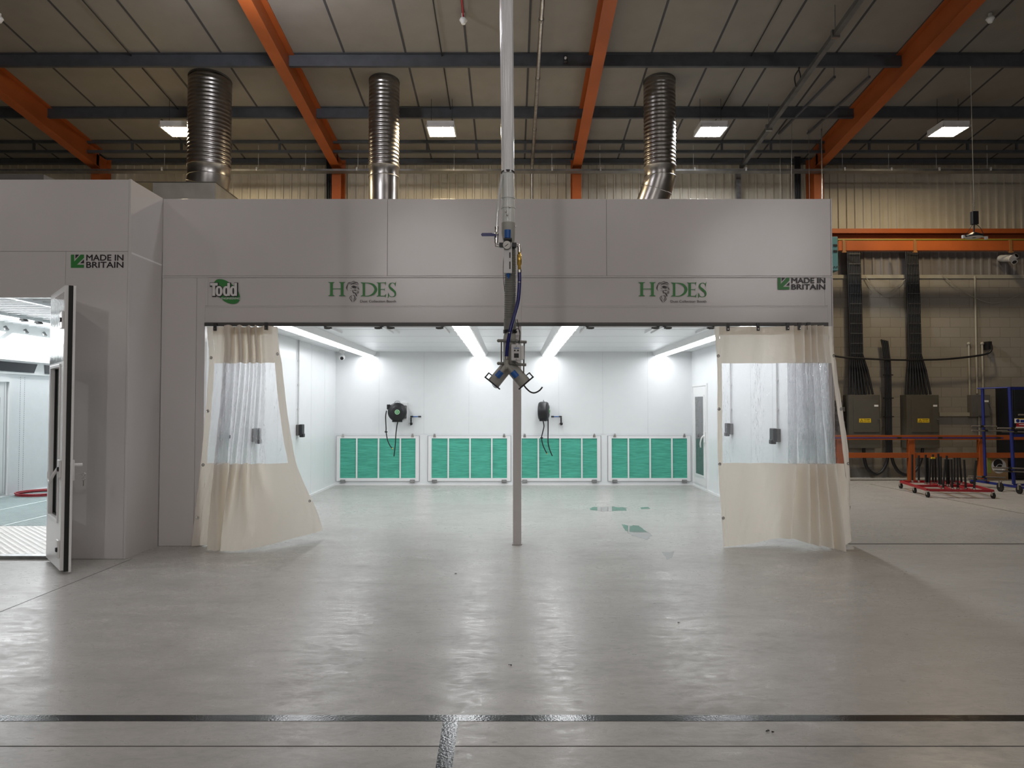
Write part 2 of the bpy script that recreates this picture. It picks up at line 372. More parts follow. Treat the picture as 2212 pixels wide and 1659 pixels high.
# purlins
def purlin(Y, h, n):
    m = MB(); z = roof(Y)
    m.box(XL, XR, Y-.004, Y+.004, z-h, z); m.box(XL, XR, Y, Y+.06, z-h, z-h+.008); m.box(XL, XR, Y-.06, Y, z-.008, z)
    m.box(XL, XR, Y-.012, Y-.004, z-h+.0, z-h+.02)
    struct(m.build(n, M_purlin))
purlin(12.27, .21, 'trim_1'); purlin(14.02, .2, 'trim_2')
for i, Y in enumerate((10.4, 8.6, 6.8, 5.0, 3.2)): purlin(Y, .2, f'trim_{i+3}')
m = MB(); Y = 15.36; z = roof(Y)
m.box(XL, XR, Y-.03, Y+.03, z-.06, z-.005); m.box(XL, XR, Y-.03, Y+.03, z-.27, z-.215)
for x in seams: m.box(x-.02, x+.02, Y-.02, Y+.02, z-.22, z-.05)
struct(m.build('trim_8', M_purlin))
struct(MB().box(XL, XR, YW-.09, YW+.05, roof(YW)-.10, roof(YW)-.01).build('trim_9', M_purlin))

# portal frames
def slope_box(m, x0, x1, ya, yb, o0, o1, mi=0):
    m.hexa([(x0, yb, roof(yb)-o1), (x1, yb, roof(yb)-o1), (x0, ya, roof(ya)-o1), (x1, ya, roof(ya)-o1), (x0, yb, roof(yb)-o0), (x1, yb, roof(yb)-o0), (x0, ya, roof(ya)-o0), (x1, ya, roof(ya)-o0)], mi)
frames = [(-9.13, 'orange steel portal frame at the far left, its foot hidden behind the spray booth'),
          (-3.85, 'orange steel portal frame between the wide exhaust duct and the middle duct'),
          (1.42, 'orange steel portal frame just right of the hanging white service pipe'),
          (6.72, 'orange steel portal frame at the right, beside the corner of the grey booth')]
def portal(X, label, back=False):
    t = thing('portal_frame', (X, 15.95, 0), label, 'steel frame', 'orange portal frames of the hall')
    m = MB(); hw = .10; d = .46
    slope_box(m, X-hw, X+hw, 15.8, RIDGE, .0, .02); slope_box(m, X-hw, X+hw, 15.8, RIDGE, d-.02, d); slope_box(m, X-.007, X+.007, 15.8, RIDGE, .02, d-.02)
    m.build('rafter', M_orange, t)
    c = MB(); zt = roof(15.8)-.1
    c.box(X-hw, X+hw, 15.68, 15.7, 0, zt-.3); c.box(X-hw, X+hw, 16.1, 16.12, 0, zt-.02); c.box(X-.007, X+.007, 15.7, 16.1, 0, zt-.02)
    c.build('column', M_orange, t)
    return t
for X, lb in frames: portal(X, lb)

# ------------------------------------------------------------------ hall lamps
E_warm = emit('lamp_warm', (1, .80, .50), L_WARM); E_hall = emit('lamp_hall', (1, .93, .88), L_HALL); E_back = emit('lamp_back', (1, .93, .90), L_BACK)
E_dim = emit('lamp_warm_dim', (1, .80, .50), L_WARM*.55); E_cool = emit('lamp_cool', (.95, .97, 1), L_WARM*1.3); E_bell = emit('lamp_bell', (.93, .93, 1), L_BELL)
def square_lamp(X, Y, z, label, em, half=.255, grp='square lamps under the roof'):
    t = thing('square_lamp', (X, Y, z), label, 'lamp', grp)
    m = MB(); m.box(X-half, X+half, Y-half, Y+half, z+.02, z+.10)
    for s_ in (-1, 1):
        m.box(X+s_*half-.012, X+s_*half+.012, Y-half-.012, Y+half+.012, z-.02, z+.02); m.box(X-half, X+half, Y+s_*half-.012, Y+s_*half+.012, z-.02, z+.02)
    m.box(X-.17, X+.17, Y-.1, Y+.1, z+.10, z+.16)
    m.build('housing', M_lightgrey, t)
    l_ = MB(); l_.add([(X-half+.02, Y-half+.02, z+.012), (X+half-.02, Y-half+.02, z+.012), (X+half-.02, Y+half-.02, z+.012), (X-half+.02, Y+half-.02, z+.012)], [(3, 2, 1, 0)])
    l_.build('lens', em, t)
    for s_ in (-1, 1): MB().cyl((X+s_*.2, Y, z+.1), (X+s_*.2, Y, roof(Y)-.002), .004, 6).build('suspension_wire', M_black, t)
    return t
zl = ZZ(283, 13.7)
for px_, lb, em in ((388, 'lit square lamp partly hidden by the widest exhaust duct', E_warm), (954, 'lit square lamp between the middle duct and the hanging service pipe', E_warm),
                (1535, 'brilliant white lit lamp just right of the right-hand duct', E_cool), (2048, 'lit square lamp at the far right of the roof', E_dim)):
    square_lamp(XX(px_, 283, 13.7), 13.7, zl, lb, em)
# lamps of the hall nearer than and behind the viewer (they light floor and booth front)
hall = [(1.0, 8.2, E_hall)]
hall += [(x, y, E_hall) for y in (4.2, -1.0) for x in (-12, -7.2, -2.4, 2.5, 7.4)]
for X, Y, em in hall:
    square_lamp(X, Y, 6.9, 'square lamp of the roof rows nearer than the booth, above the picture', em, grp='lamps above and behind the viewer')
E_bell2 = emit('lamp_bell_far', (1, .96, .95), L_BACK)
def bell_lamp(X, Y, z, label, em, grp=None):
    t = thing('bell_lamp', (X, Y, z), label, 'lamp', grp)
    m = MB(); m.tube([(X, Y, z+.28), (X, Y, z+.2), (X, Y, z+.1), (X, Y, z)], [.06, .14, .20, .23], 24, caps=False); m.build('refractor', em, t)
    m = MB(); m.cyl((X, Y, z+.29), (X, Y, z+.5), .07); m.build('gear_housing', M_black, t)
    m = MB(); m.cyl((X, Y, z+.5), (X, Y, roof(Y)-.002), .006, 6); m.build('suspension_rod', M_black, t)
bell_lamp(-3.45, 9.1, 7.0, 'bell-shaped prismatic lamp above the top edge, left of the second orange frame', E_bell)
for X, Y in ((-2.95, -10.2), (9.0, -9.6)): bell_lamp(X, Y, 6.75, 'bell lamp far behind the viewer, mirrored in the booth fascia', E_bell2, 'bell lamps far behind the viewer')

# ------------------------------------------------------------------ roof services
YT = 15.55; zt = ZZ(370, YT)
t = thing('cable_tray', (0, YT, zt), 'long galvanised cable tray hanging in front of the ribbed cladding wall', 'cable tray')
m = MB(); m.box(XL+.5, XR-.5, YT-.1, YT-.094, zt-.02, zt+.02); m.box(XL+.5, XR-.5, YT+.094, YT+.1, zt-.02, zt+.02); m.box(XL+.5, XR-.5, YT-.1, YT+.1, zt-.022, zt-.018)
m.build('tray', mat('tray_steel', (.22, .22, .22), .42, .8, var=.2, vscale=5), t)
for px_ in (355, 558, 660, 773, 981, 1192, 1296, 1498, 1608, 1820, 1920, 2023, 2133):
    X = XX(px_, 370, YT); m = MB(); m.cyl((X, YT, zt), (X, YT, roof(YT)-.01), .005, 6); m.box(X-.015, X+.015, YT-.125, YT-.1, zt-.02, zt+.05)
    m.build('hanger', M_lightgrey, t)

def sloped_tube(m, X, ya, yb, off, rr, n=8):
    pts = [(X, ya, roof(ya)-off), (X, yb, roof(yb)-off)]; m.tube(pts, rr, n)
# trunking at the right
t = thing('cable_trunking', (5.0, 15.6, 6.7), 'grey steel trunking sloping under the roof to the cable tray, right of the bright lamp', 'trunking')
M_dull = mat('dull_galvanised', (.17, .17, .17), .5, .8, var=.2, vscale=5)
m = MB(); slope_box(m, 4.96, 5.04, 15.6, 2.5, .42, .50); m.build('trunking_body', M_dull, t)
for Yh in (11.0, 13.9):
    m = MB(); m.cyl((5.0, Yh, roof(Yh)-.42), (5.0, Yh, roof(Yh)), .006, 6); m.box(4.94, 5.06, Yh-.03, Yh+.03, roof(Yh)-.52, roof(Yh)-.40); m.build('hanger', M_galv, t)
m = MB(); c = P(1722, 187, 12.4); m.tube(catmull([(c.x-.02, 12.4, c.z), (c.x-.06, 12.35, c.z+.15), (c.x+.01, 12.3, c.z+.3), (c.x-.03, 12.28, c.z+.45)]), .012, 6)
m.tube(catmull([(c.x+.02, 12.4, c.z), (c.x+.04, 12.35, c.z+.15), (c.x-.01, 12.3, c.z+.3), (c.x+.06, 12.28, c.z+.45)]), .012, 6); m.build('cable_loop', M_cable, t)
for X, lb in ((5.57, 'slim suspended rail beside the sloping trunking'), (6.17, 'slim suspended rail nearest the right-hand orange frame')):
    zr = 7.28; t = thing('suspended_rail', (X, 13.6, zr), lb, 'rail', 'slim rails hanging under the roof')
    m = MB(); m.box(X-.02, X+.02, 12.3, 14.9, zr-.02, zr+.02); m.build('rail', M_purlin, t)
    m = MB(); m.cyl((X, 12.32, zr), (X, 12.32, roof(12.3)-.2), .005, 6); m.cyl((X, 14.88, zr), (X, 14.88, roof(14.9)), .005, 6); m.build('hanger_wire', M_purlin, t)
    m = MB(); m.cyl((X, 14.85, zr), (X+.02, 14.9, 5.4), .004, 6); m.build('drop_wire', M_tubegrey, t)
    MB().cyl((X, 14.2, zr), (X, 14.3, 5.4), .004, 6).build('drop_wire', M_tubegrey, t)
# pipe right of the service drop, then down the wall
m = MB(); m.tube([(.45, 3, roof(3)-.3), (.45, 15.7, roof(15.7)-.3), (.44, 15.95, roof(16)-.42), (.44, 15.95, 2.8)], .034, 10)
for Yh in (8, 10.9, 12.5, 14.3): m.cyl((.45, Yh, roof(Yh)-.3), (.45, Yh+.0, roof(Yh)), .006, 6); m.cyl((.45, Yh-.03, roof(Yh-.03)-.3), (.45, Yh+.03, roof(Yh+.03)-.3), .044, 10)
solo(m.build('service_pipe', M_galv), 'thin grey pipe under the roof just right of the white hanging pipe', 'pipe')
for px_, lb in ((280, 'thin dark cable run on the roof leading to the lamp behind the widest duct'), (954, 'thin dark cable run on the roof above the lamp right of the middle duct'), (1625, 'thin dark cable run on the roof above the brilliant white lamp')):
    X = XX(px_, 113, 12.21); m = MB(); sloped_tube(m, X, 15.2, 3, .03, .01, 6); solo(m.build('lamp_cable', M_cable), lb, 'cable', 'lamp cables on the roof')
# smoke detectors
for px_, py_, lb, red in ((1001, 48, 'white smoke detector on a red conduit left of the hanging service pipe', 1), (2139, 45, 'white smoke detector under the roof at the top right corner', 0), (-2, 45, 'white smoke detector at the top left edge, half out of view', 0)):
    D = 11.2; c = P(px_, py_, D); t = thing('smoke_detector', c, lb, 'smoke detector', 'smoke detectors under the roof')
    m = MB(); m.tube([c+Vector((0, 0, .06)), c+Vector((0, 0, .03)), c+Vector((0, 0, .01)), c-Vector((0, 0, .03))], [.05, .065, .05, .03], 16); m.build('sensor_head', M_blister, t)
    m = MB(); m.cyl(c+Vector((0, 0, .06)), Vector((c.x, c.y, roof(D))), .03, 10)
    if red: m.tube([(c.x, c.y, c.z+.07), (c.x, c.y-.15, roof(c.y-.15)-.04), (c.x, 4, roof(4)-.04)], .014, 8, 1)
    m.build('mounting_stem', [M_blister, M_red], t)
c = P(1221, 129, 12.2); t = thing('roof_sensor', c, 'tiny dark sensor on the upper purlin left of the third orange frame', 'sensor')
m = MB(); m.box(c.x-.03, c.x+.03, 12.15, 12.25, c.z-.05, c.z+.05, 0); m.build('body', M_black, t, .005)
m = MB(); m.cyl((c.x+.0, 12.12, c.z), (c.x, 12.155, c.z), .02, 12); m.build('lens', M_lightgrey, t)

# exhaust ducts
def duct(px0, px1, ptop, D, label, bend, zcollar, zbend, zlow):
    xc = XX((px0+px1)/2, ptop, D); R = (px1-px0)/2/F*D*.99
    t = thing('exhaust_duct', (xc, D, zlow), label, 'duct', 'spiral exhaust ducts through the roof')
    zt_ = roof(D)+.08; pts = []; rs = []; zz = zcollar; n = 0
    per = .072
    while zz < zt_:
        for dz, dr in ((0, .009), (.012, .009), (.024, 0), (.06, 0)):
            pts.append((xc, D, zz+dz)); rs.append(R+dr)
        zz += per
    # top follows the roof slope
    m = MB(); m.tube(pts, rs, 40, caps=False)
    m.build('spiral_section', M_duct, t)
    m = MB(); m.tube([(xc, D, zbend), (xc, D, zcollar-.01), (xc, D, zcollar)], [R-.002, R-.002, R+.012], 40, caps=False)
    m.tube([(xc, D, zcollar-.005), (xc, D, zcollar+.02)], [R+.014, R+.012], 40); m.build('collar', M_duct, t)
    m = MB(); bx, by = bend
    P0 = Vector((xc, D, zbend)); k_ = min(1, (zbend-zlow)/.55); P1 = P0+Vector((bx*.35, by*.35, -.22*k_)); P2 = P0+Vector((bx, by, -.5*k_)); P3 = Vector((P2.x+bx*.3, P2.y+by*.3, zlow))
    m.tube([P0+Vector((0, 0, .01)), P0-Vector((0, 0, .02)), P1, P2, P3], [R+.008, R, R, R, R], 40, caps=False); m.torus(P0, R+.004, .008, (0, 0, 1), 40)
    if bend != (0, 0): m.torus(P1, R+.003, .007, (P2-P0), 40)
    m.build('elbow', M_duct, t)
    m = MB()
    ring = []
    for i in range(40):
        a = 2*math.pi*i/40; xx = xc+(R+.01)*math.cos(a); yy = D+(R+.01)*math.sin(a); ring.append((xx, yy))
    vs = [(x_, y_, roof(y_)-.035) for x_, y_ in ring]+[(x_, y_, roof(y_)+.01) for x_, y_ in ring]
    m.add(vs, [(i, (i+1) % 40, 40+(i+1) % 40, 40+i) for i in range(40)], 0, True); m.build('roof_flange', M_seam, t)
    return t
D1 = 13.05
duct(408, 497, 300, D1, 'widest of the three spiral steel exhaust ducts, rising from the metal plenum box', (-.07, .05), ZZ(362, D1), ZZ(384, D1), ZZ(392, 12.2)+.0)
duct(797, 862, 300, 13.1, 'spiral steel exhaust duct in the middle, standing straight', (0, 0), ZZ(362, 13.1), ZZ(384, 13.1), 4.0)
duct(1391, 1459, 300, 13.1, 'spiral steel exhaust duct on the right, its lower end elbowing to the left', (-.16, .1), ZZ(362, 13.1), ZZ(384, 13.1), 4.0)
zb = ZZ(392, 12.2); xb = XX(465, 400, 12.2); xa = XX(330, 400, 12.2)
t = thing('plenum_box', (xb-.6, 13.2, 2.8), 'sheet metal plenum box behind the booth corner, under the widest duct', 'plenum')
m = MB(); m.box(xa, xb, 12.2, 14.3, 3.1, zb-.02); m.build('casing', mat('plenum_sheet', (.30, .285, .25), .45, .3, var=.15, vscale=3), t)
m = MB(); m.box(xa-.5, xb+.01, 12.19, 14.31, zb-.02, zb-.005); m.build('lid', mat('dull_lid_steel', (.2, .19, .17), .5, 1), t)
c = P(52, 385, 9.5); m = MB(); m.box(c.x-.6, XX(105, 385, 9.5), 9.4, 10.2, 4.02, c.z+.02); solo(m.build('roof_unit', M_cabgrey), 'low dark unit on the roof of the left spray booth, only its edge showing', 'roof unit')

# risers on the back wall
for x0, x1, y0, lb, mm in ((704, 720, 340, 'dark cable riser on the cladding just left of the second orange column', M_cable), (1717, 1731, 335, 'dark cable riser on the cladding left of the right-hand orange column', M_cable), (1588, 1598, 368, 'grey steel upright on the cladding under the sloping trunking', M_galv)):
    a, b_ = XX(x0, 400, 16.1), XX(x1, 400, 16.1); m = MB()
    nn = 4 if mm is M_cable else 1
    for i in range(nn):
        if nn == 1: m.box(a, b_, 16.02, 16.14, 2.8, ZZ(y0, 16.1))
        else: m.cyl((a+(b_-a)*(i+.5)/nn, 16.12, 2.8), (a+(b_-a)*(i+.5)/nn, 16.12, ZZ(y0, 16.1)), (b_-a)/nn/2, 8)
    solo(m.build('wall_riser', mm), lb, 'riser')
m = MB(); m.cyl((XX(1778, 400, 15.9), 15.9, 3), (XX(1778, 400, 15.9), 15.9, ZZ(366, 15.9)), .02, 8); solo(m.build('conduit', M_cable), 'thin dark conduit just right of the right-hand orange column', 'conduit')

# ------------------------------------------------------------------ dust booth
YF, YBK, ZC = 8.3, 14.66, 2.70
XBL, XBR = -3.58, 3.65
ZT = 4.0
B = thing('dust_collection_booth', (0, 11.5, 0), 'large white dust extraction booth with open front, green filters along its back wall', 'booth')
oL = XX(443, 705, YF); oR = XX(1788, 705, YF); fL = -4.04; fR = 3.70
z597 = ZZ(598, YF); z662 = ZZ(662, YF); z697 = ZZ(697, YF); z704 = ZZ(705, YF)
m = MB(); m.box(XBL-.08, XBL, YF+.06, YBK, 0, ZC); m.box(XBL, XBL+.02, YF+.08, YBK, 0, .035, 1)
for Yp in (9.2, 10.12, 11.04, 11.96, 12.88, 13.8): m.box(XBL, XBL+.0015, Yp-.002, Yp+.002, .03, ZC, 2)
m.build('wall_panel_left', [M_white, M_trim, mat('panel_seam_light', (.64, .66, .67), .5)], B)
m = MB(); m.box(XBR, XBR+.05, YF+.06, YBK, 0, ZC); m.box(XBR-.02, XBR, YF+.08, YBK, 0, .035, 1)
for Yp in (9.2, 10.12, 11.04, 11.96, 12.88): m.box(XBR-.0015, XBR, Yp-.002, Yp+.002, .03, ZC, 2)
m.build('wall_panel_right', [M_white, M_trim, MATS['panel_seam_light']], B)
m = MB(); m.box(XBL-.08, XBR+.05, YBK, YBK+.08, 0, ZC); m.box(XBL, XBR, YBK-.02, YBK, 0, .03, 1)
for px_ in (819, 916, 1013, 1110, 1207, 1302, 1399):
    X = XX(px_, 850, YBK); m.box(X-.0025, X+.0025, YBK-.0015, YBK, 1.03, ZC, 2)
m.box(XBL, XBR, YBK-.004, YBK, 1.026, 1.032, 2)
m.build('wall_panel_rear', [M_white, M_trim, MATS['panel_seam_light']], B)
m = MB(); m.box(XBL-.08, XBR+.05, YF+.06, YBK+.08, ZC, ZC+.08)
for i in range(6): Yp = 9.3+1.04*i; m.box(XBL, XBR, Yp-.003, Yp+.003, ZC-.0015, ZC, 2)
m.build('ceiling_panel', [M_white, M_trim, MATS['panel_seam_light']], B)
# front
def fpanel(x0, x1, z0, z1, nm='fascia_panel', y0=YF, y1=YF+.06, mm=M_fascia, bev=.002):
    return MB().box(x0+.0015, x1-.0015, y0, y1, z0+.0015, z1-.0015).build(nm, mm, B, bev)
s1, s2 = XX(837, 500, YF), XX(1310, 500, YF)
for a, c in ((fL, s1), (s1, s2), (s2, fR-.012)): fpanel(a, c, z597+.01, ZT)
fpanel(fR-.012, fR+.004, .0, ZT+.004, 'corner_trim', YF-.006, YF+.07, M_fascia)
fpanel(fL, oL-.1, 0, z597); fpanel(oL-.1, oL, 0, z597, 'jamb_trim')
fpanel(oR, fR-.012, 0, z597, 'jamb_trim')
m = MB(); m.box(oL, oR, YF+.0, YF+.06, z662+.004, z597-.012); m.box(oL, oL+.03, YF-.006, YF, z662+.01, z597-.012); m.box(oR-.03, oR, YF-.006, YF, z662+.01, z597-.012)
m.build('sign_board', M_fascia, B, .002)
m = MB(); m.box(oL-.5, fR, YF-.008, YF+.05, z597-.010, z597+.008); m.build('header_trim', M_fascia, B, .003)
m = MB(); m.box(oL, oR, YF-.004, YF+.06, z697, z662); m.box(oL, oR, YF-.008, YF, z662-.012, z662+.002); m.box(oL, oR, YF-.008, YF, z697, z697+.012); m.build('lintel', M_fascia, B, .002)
m = MB(); m.box(oL, oR, YF-.02, YF+.04, z704+.012, z697); m.box(oL, oR, YF-.02, YF-.016, z704+.0, z704+.014)
m.build('curtain_track', mat('dark_track', (.09, .088, .085), .45, .5), B)
m = MB(); m.box(fL, fR, YF+.08, YF+.12, z697+.02, ZT-.01); m.box(fL, fL+.05, YF+.06, YF+1.0, 2.8, ZT-.01); m.box(fR-.05, fR, YF+.06, YF+4, 2.78, 3.96)
m.build('backing_frame', M_galv, B)
pX0, pX1 = XX(1108, 1100, 8.42), XX(1126, 1100, 8.42)
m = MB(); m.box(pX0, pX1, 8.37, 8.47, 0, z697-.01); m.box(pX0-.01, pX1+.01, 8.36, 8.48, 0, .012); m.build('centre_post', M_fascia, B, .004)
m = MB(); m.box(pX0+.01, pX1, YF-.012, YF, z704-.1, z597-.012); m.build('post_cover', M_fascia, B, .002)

# filter doors on the rear wall
for x0 in (-3.545, -1.695, .125, 1.945):
    x1 = x0+1.665; y0 = YBK-.035; zb0, zb1 = .085, 1.0
    d = MB(); g0, g1 = x0+.07, x1-.07; h0, h1 = .145, .945
    d.box(x0, x1, y0, YBK-.002, h1, zb1-.006); d.box(x0, x1, y0, YBK-.002, zb0, h0); d.box(x0, g0, y0, YBK-.002, h0, h1); d.box(g1, x1, y0, YBK-.002, h0, h1)
    ws = [g0, g0+.335, g0+.775, g0+1.215, g1]
    for wx in ws[1:4]: d.box(wx+(-.012), wx+.016, y0-.002, YBK-.01, h0, h1)
    for (a, c, e, g) in ((x0-.012, x1+.012, zb1-.004, zb1+.002), (x0-.012, x1+.012, zb0-.008, zb0-.002)): d.box(a, c, YBK-.006, YBK-.001, e, g, 1)
    for a in (x0-.014, x1+.008): d.box(a, a+.006, YBK-.006, YBK-.001, zb0-.008, zb1, 1)
    D_ = d.build('filter_door', [M_trim, mat('door_gap_grey', (.38, .38, .38), .6)], B)
    fm = MB(); fm.box(g0, g1, YBK-.015, YBK-.008, h0, h1); fm.build('filter_medium', M_filter, D_)
    for hx in (x0+.13, x1-.13):
        hn = MB(); hn.box(hx-.05, hx+.05, y0-.012, y0, zb0-.035, zb0-.006); hn.box(hx-.05, hx+.05, y0-.012, y0, zb0+.002, zb0+.03); hn.cyl((hx-.055, y0-.012, zb0-.003), (hx+.055, y0-.012, zb0-.003), .012, 8)
        hn.build('hinge', M_galv, D_)
        la = MB(); la.cyl((hx, y0, zb1+.0), (hx, y0-.022, zb1+.0), .024, 12); la.box(hx-.026, hx+.026, y0-.014, y0, zb1-.03, zb1-.012); la.obox((hx-.012, y0-.02, zb1+.025), (.006, 0, .02), (0, .006, 0), (.004, 0, -.002)); la.obox((hx+.012, y0-.02, zb1+.025), (-.006, 0, .02), (0, .006, 0), (.004, 0, .002))
        la.build('latch', M_steel, D_)
# booth ceiling lights
E_booth = emit('booth_lens', (.96, .98, 1), L_BOOTH)
for X in (-2.92, -.655, .74, 3.02):
    h = MB(); w0, w1 = .17, .135; y0, y1 = YF+.5, YBK-.01; zc = ZC; zd = ZC-.085
    h.hexa([(X-w1, y0, zd), (X+w1, y0, zd), (X-w1, y1, zd), (X+w1, y1, zd), (X-w0, y0, zc), (X+w0, y0, zc), (X-w0, y1, zc), (X+w0, y1, zc)])
    L = h.build('light_housing', M_trim, B)
    n = 5; ln = (y1-y0)/n
    for i in range(n):
        e = MB(); a = y0+ln*i+.02; c = a+ln-.035
        e.add([(X-.105, a, zd-.003), (X+.105, a, zd-.003), (X+.105, c, zd-.003), (X-.105, c, zd-.003)], [(3, 2, 1, 0)]); e.build('lens', E_booth, L)
    sc = MB()
    for i in range(n*2):
        for s_ in (-1, 1): sc.cyl((X+s_*.12, y0+ln*(i+.5)/2, zd), (X+s_*.12, y0+ln*(i+.5)/2, zd-.006), .008, 8)
    sc.build('screws', M_steel, L)
for x0, x1 in ((-2.55, -1.75), (-1.7, -.92), (1.0, 2.0), (2.05, 2.75)):
    m = MB(); Y = 9.75; m.box(x0, x1, Y, Y+.05, ZC-.035, ZC); m.box(x0, x0+.04, Y, Y+.9, ZC-.03, ZC); m.box(x1-.04, x1, Y, Y+.9, ZC-.03, ZC)
    fr_ = m.build('hatch_frame', M_trim, B)
    for xx in (x0+.06, x1-.06):
        l_ = MB(); l_.box(xx-.05, xx+.05, Y-.02, Y+.02, ZC-.055, ZC-.035); l_.cyl((xx-.03, Y-.02, ZC-.05), (xx+.03, Y-.02, ZC-.05), .014, 8); l_.build('catch', M_cabgrey, fr_)
# personnel door in the right wall
dm = MB(); xw = XBR-.015
y0, y1 = 13.52, 14.5
dm.box(xw, XBR, y0, y1, .09, 1.985); dm.box(xw-.012, XBR, y0-.05, y1+.05, 1.985, 2.03); dm.box(xw-.012, XBR, y0-.05, y0, .03, 1.985); dm.box(xw-.012, XBR, y1, y1+.05, .03, 1.985)
w0, w1, v0, v1 = 13.70, 14.3, .28, 1.78
dm.box(xw-.012, xw, w0-.04, w1+.04, v1, v1+.035); dm.box(xw-.012, xw, w0-.04, w1+.04, v0-.035, v0); dm.box(xw-.012, xw, w0-.04, w0, v0, v1); dm.box(xw-.012, xw, w1, w1+.04, v0, v1)
for a in (y0-.004, y1): dm.box(xw-.0135, xw-.012, a, a+.004, .06, 1.99, 1)
dd = dm.build('personnel_door', [M_trim, MATS['door_gap_grey']], B)
MB().box(xw-.006, xw-.001, w0, w1, v0, v1).build('window_pane', M_midglass, dd)
hm = MB(); hm.box(xw-.03, xw, 13.53, 13.60, .92, 1.12); hm.tube(catmull([(xw-.03, 13.57, 1.05), (xw-.07, 13.6, 1.0), (xw-.08, 13.66, .9), (xw-.06, 13.72, .82)]), .014, 8); hm.cyl((xw, 13.57, 1.03), (xw-.04, 13.57, 1.03), .028, 12)
hm.build('door_handle', M_blister, dd)

# sign decals
YD = YF-.0105
def made_in_britain(x0, x1, y0, y1, Dp, parent, label):
    g = MB(); Wd = x1-x0; H = y1-y0; a = H
    tf = lambda p: (x0+p[0]*a, y0+p[1]*a)
    poly_px(g, [(0, 0), (.26, 0), (.26, .52), (.74, 0), (1, 0), (1, .24), (.46, .76), (1, .76), (1, 1), (0, 1)], Dp, 0, tf)
    poly_px(g, [(.34, 0), (.64, 0), (.34, .32)], Dp, 1, tf); poly_px(g, [(1, .36), (1, .66), (.70, .66)], Dp, 1, tf)
    tx = x0+a+.16*a
    for k_, (ex, ey) in enumerate(((0, 0), (.5, 0), (-.5, 0), (0, .4), (0, -.4), (.25, 0), (-.25, 0))):
        for wd_, a_, c_ in (('MADE IN', y0, y0+H*.46), ('BRITAIN', y0+H*.54, y1)): text_into(g, wd_, tx+ex+.5, x1+ex-.5, a_+ey+.3, c_+ey-.3, Dp-.00003*(k_+1), 1)
    
    o = g.build('decal', [M_green, M_logoblack], parent); o['label'] = label
made_in_britain(1680, 1783, 600, 625.5, YD, B, 'green arrow emblem with two lines of black capitals')
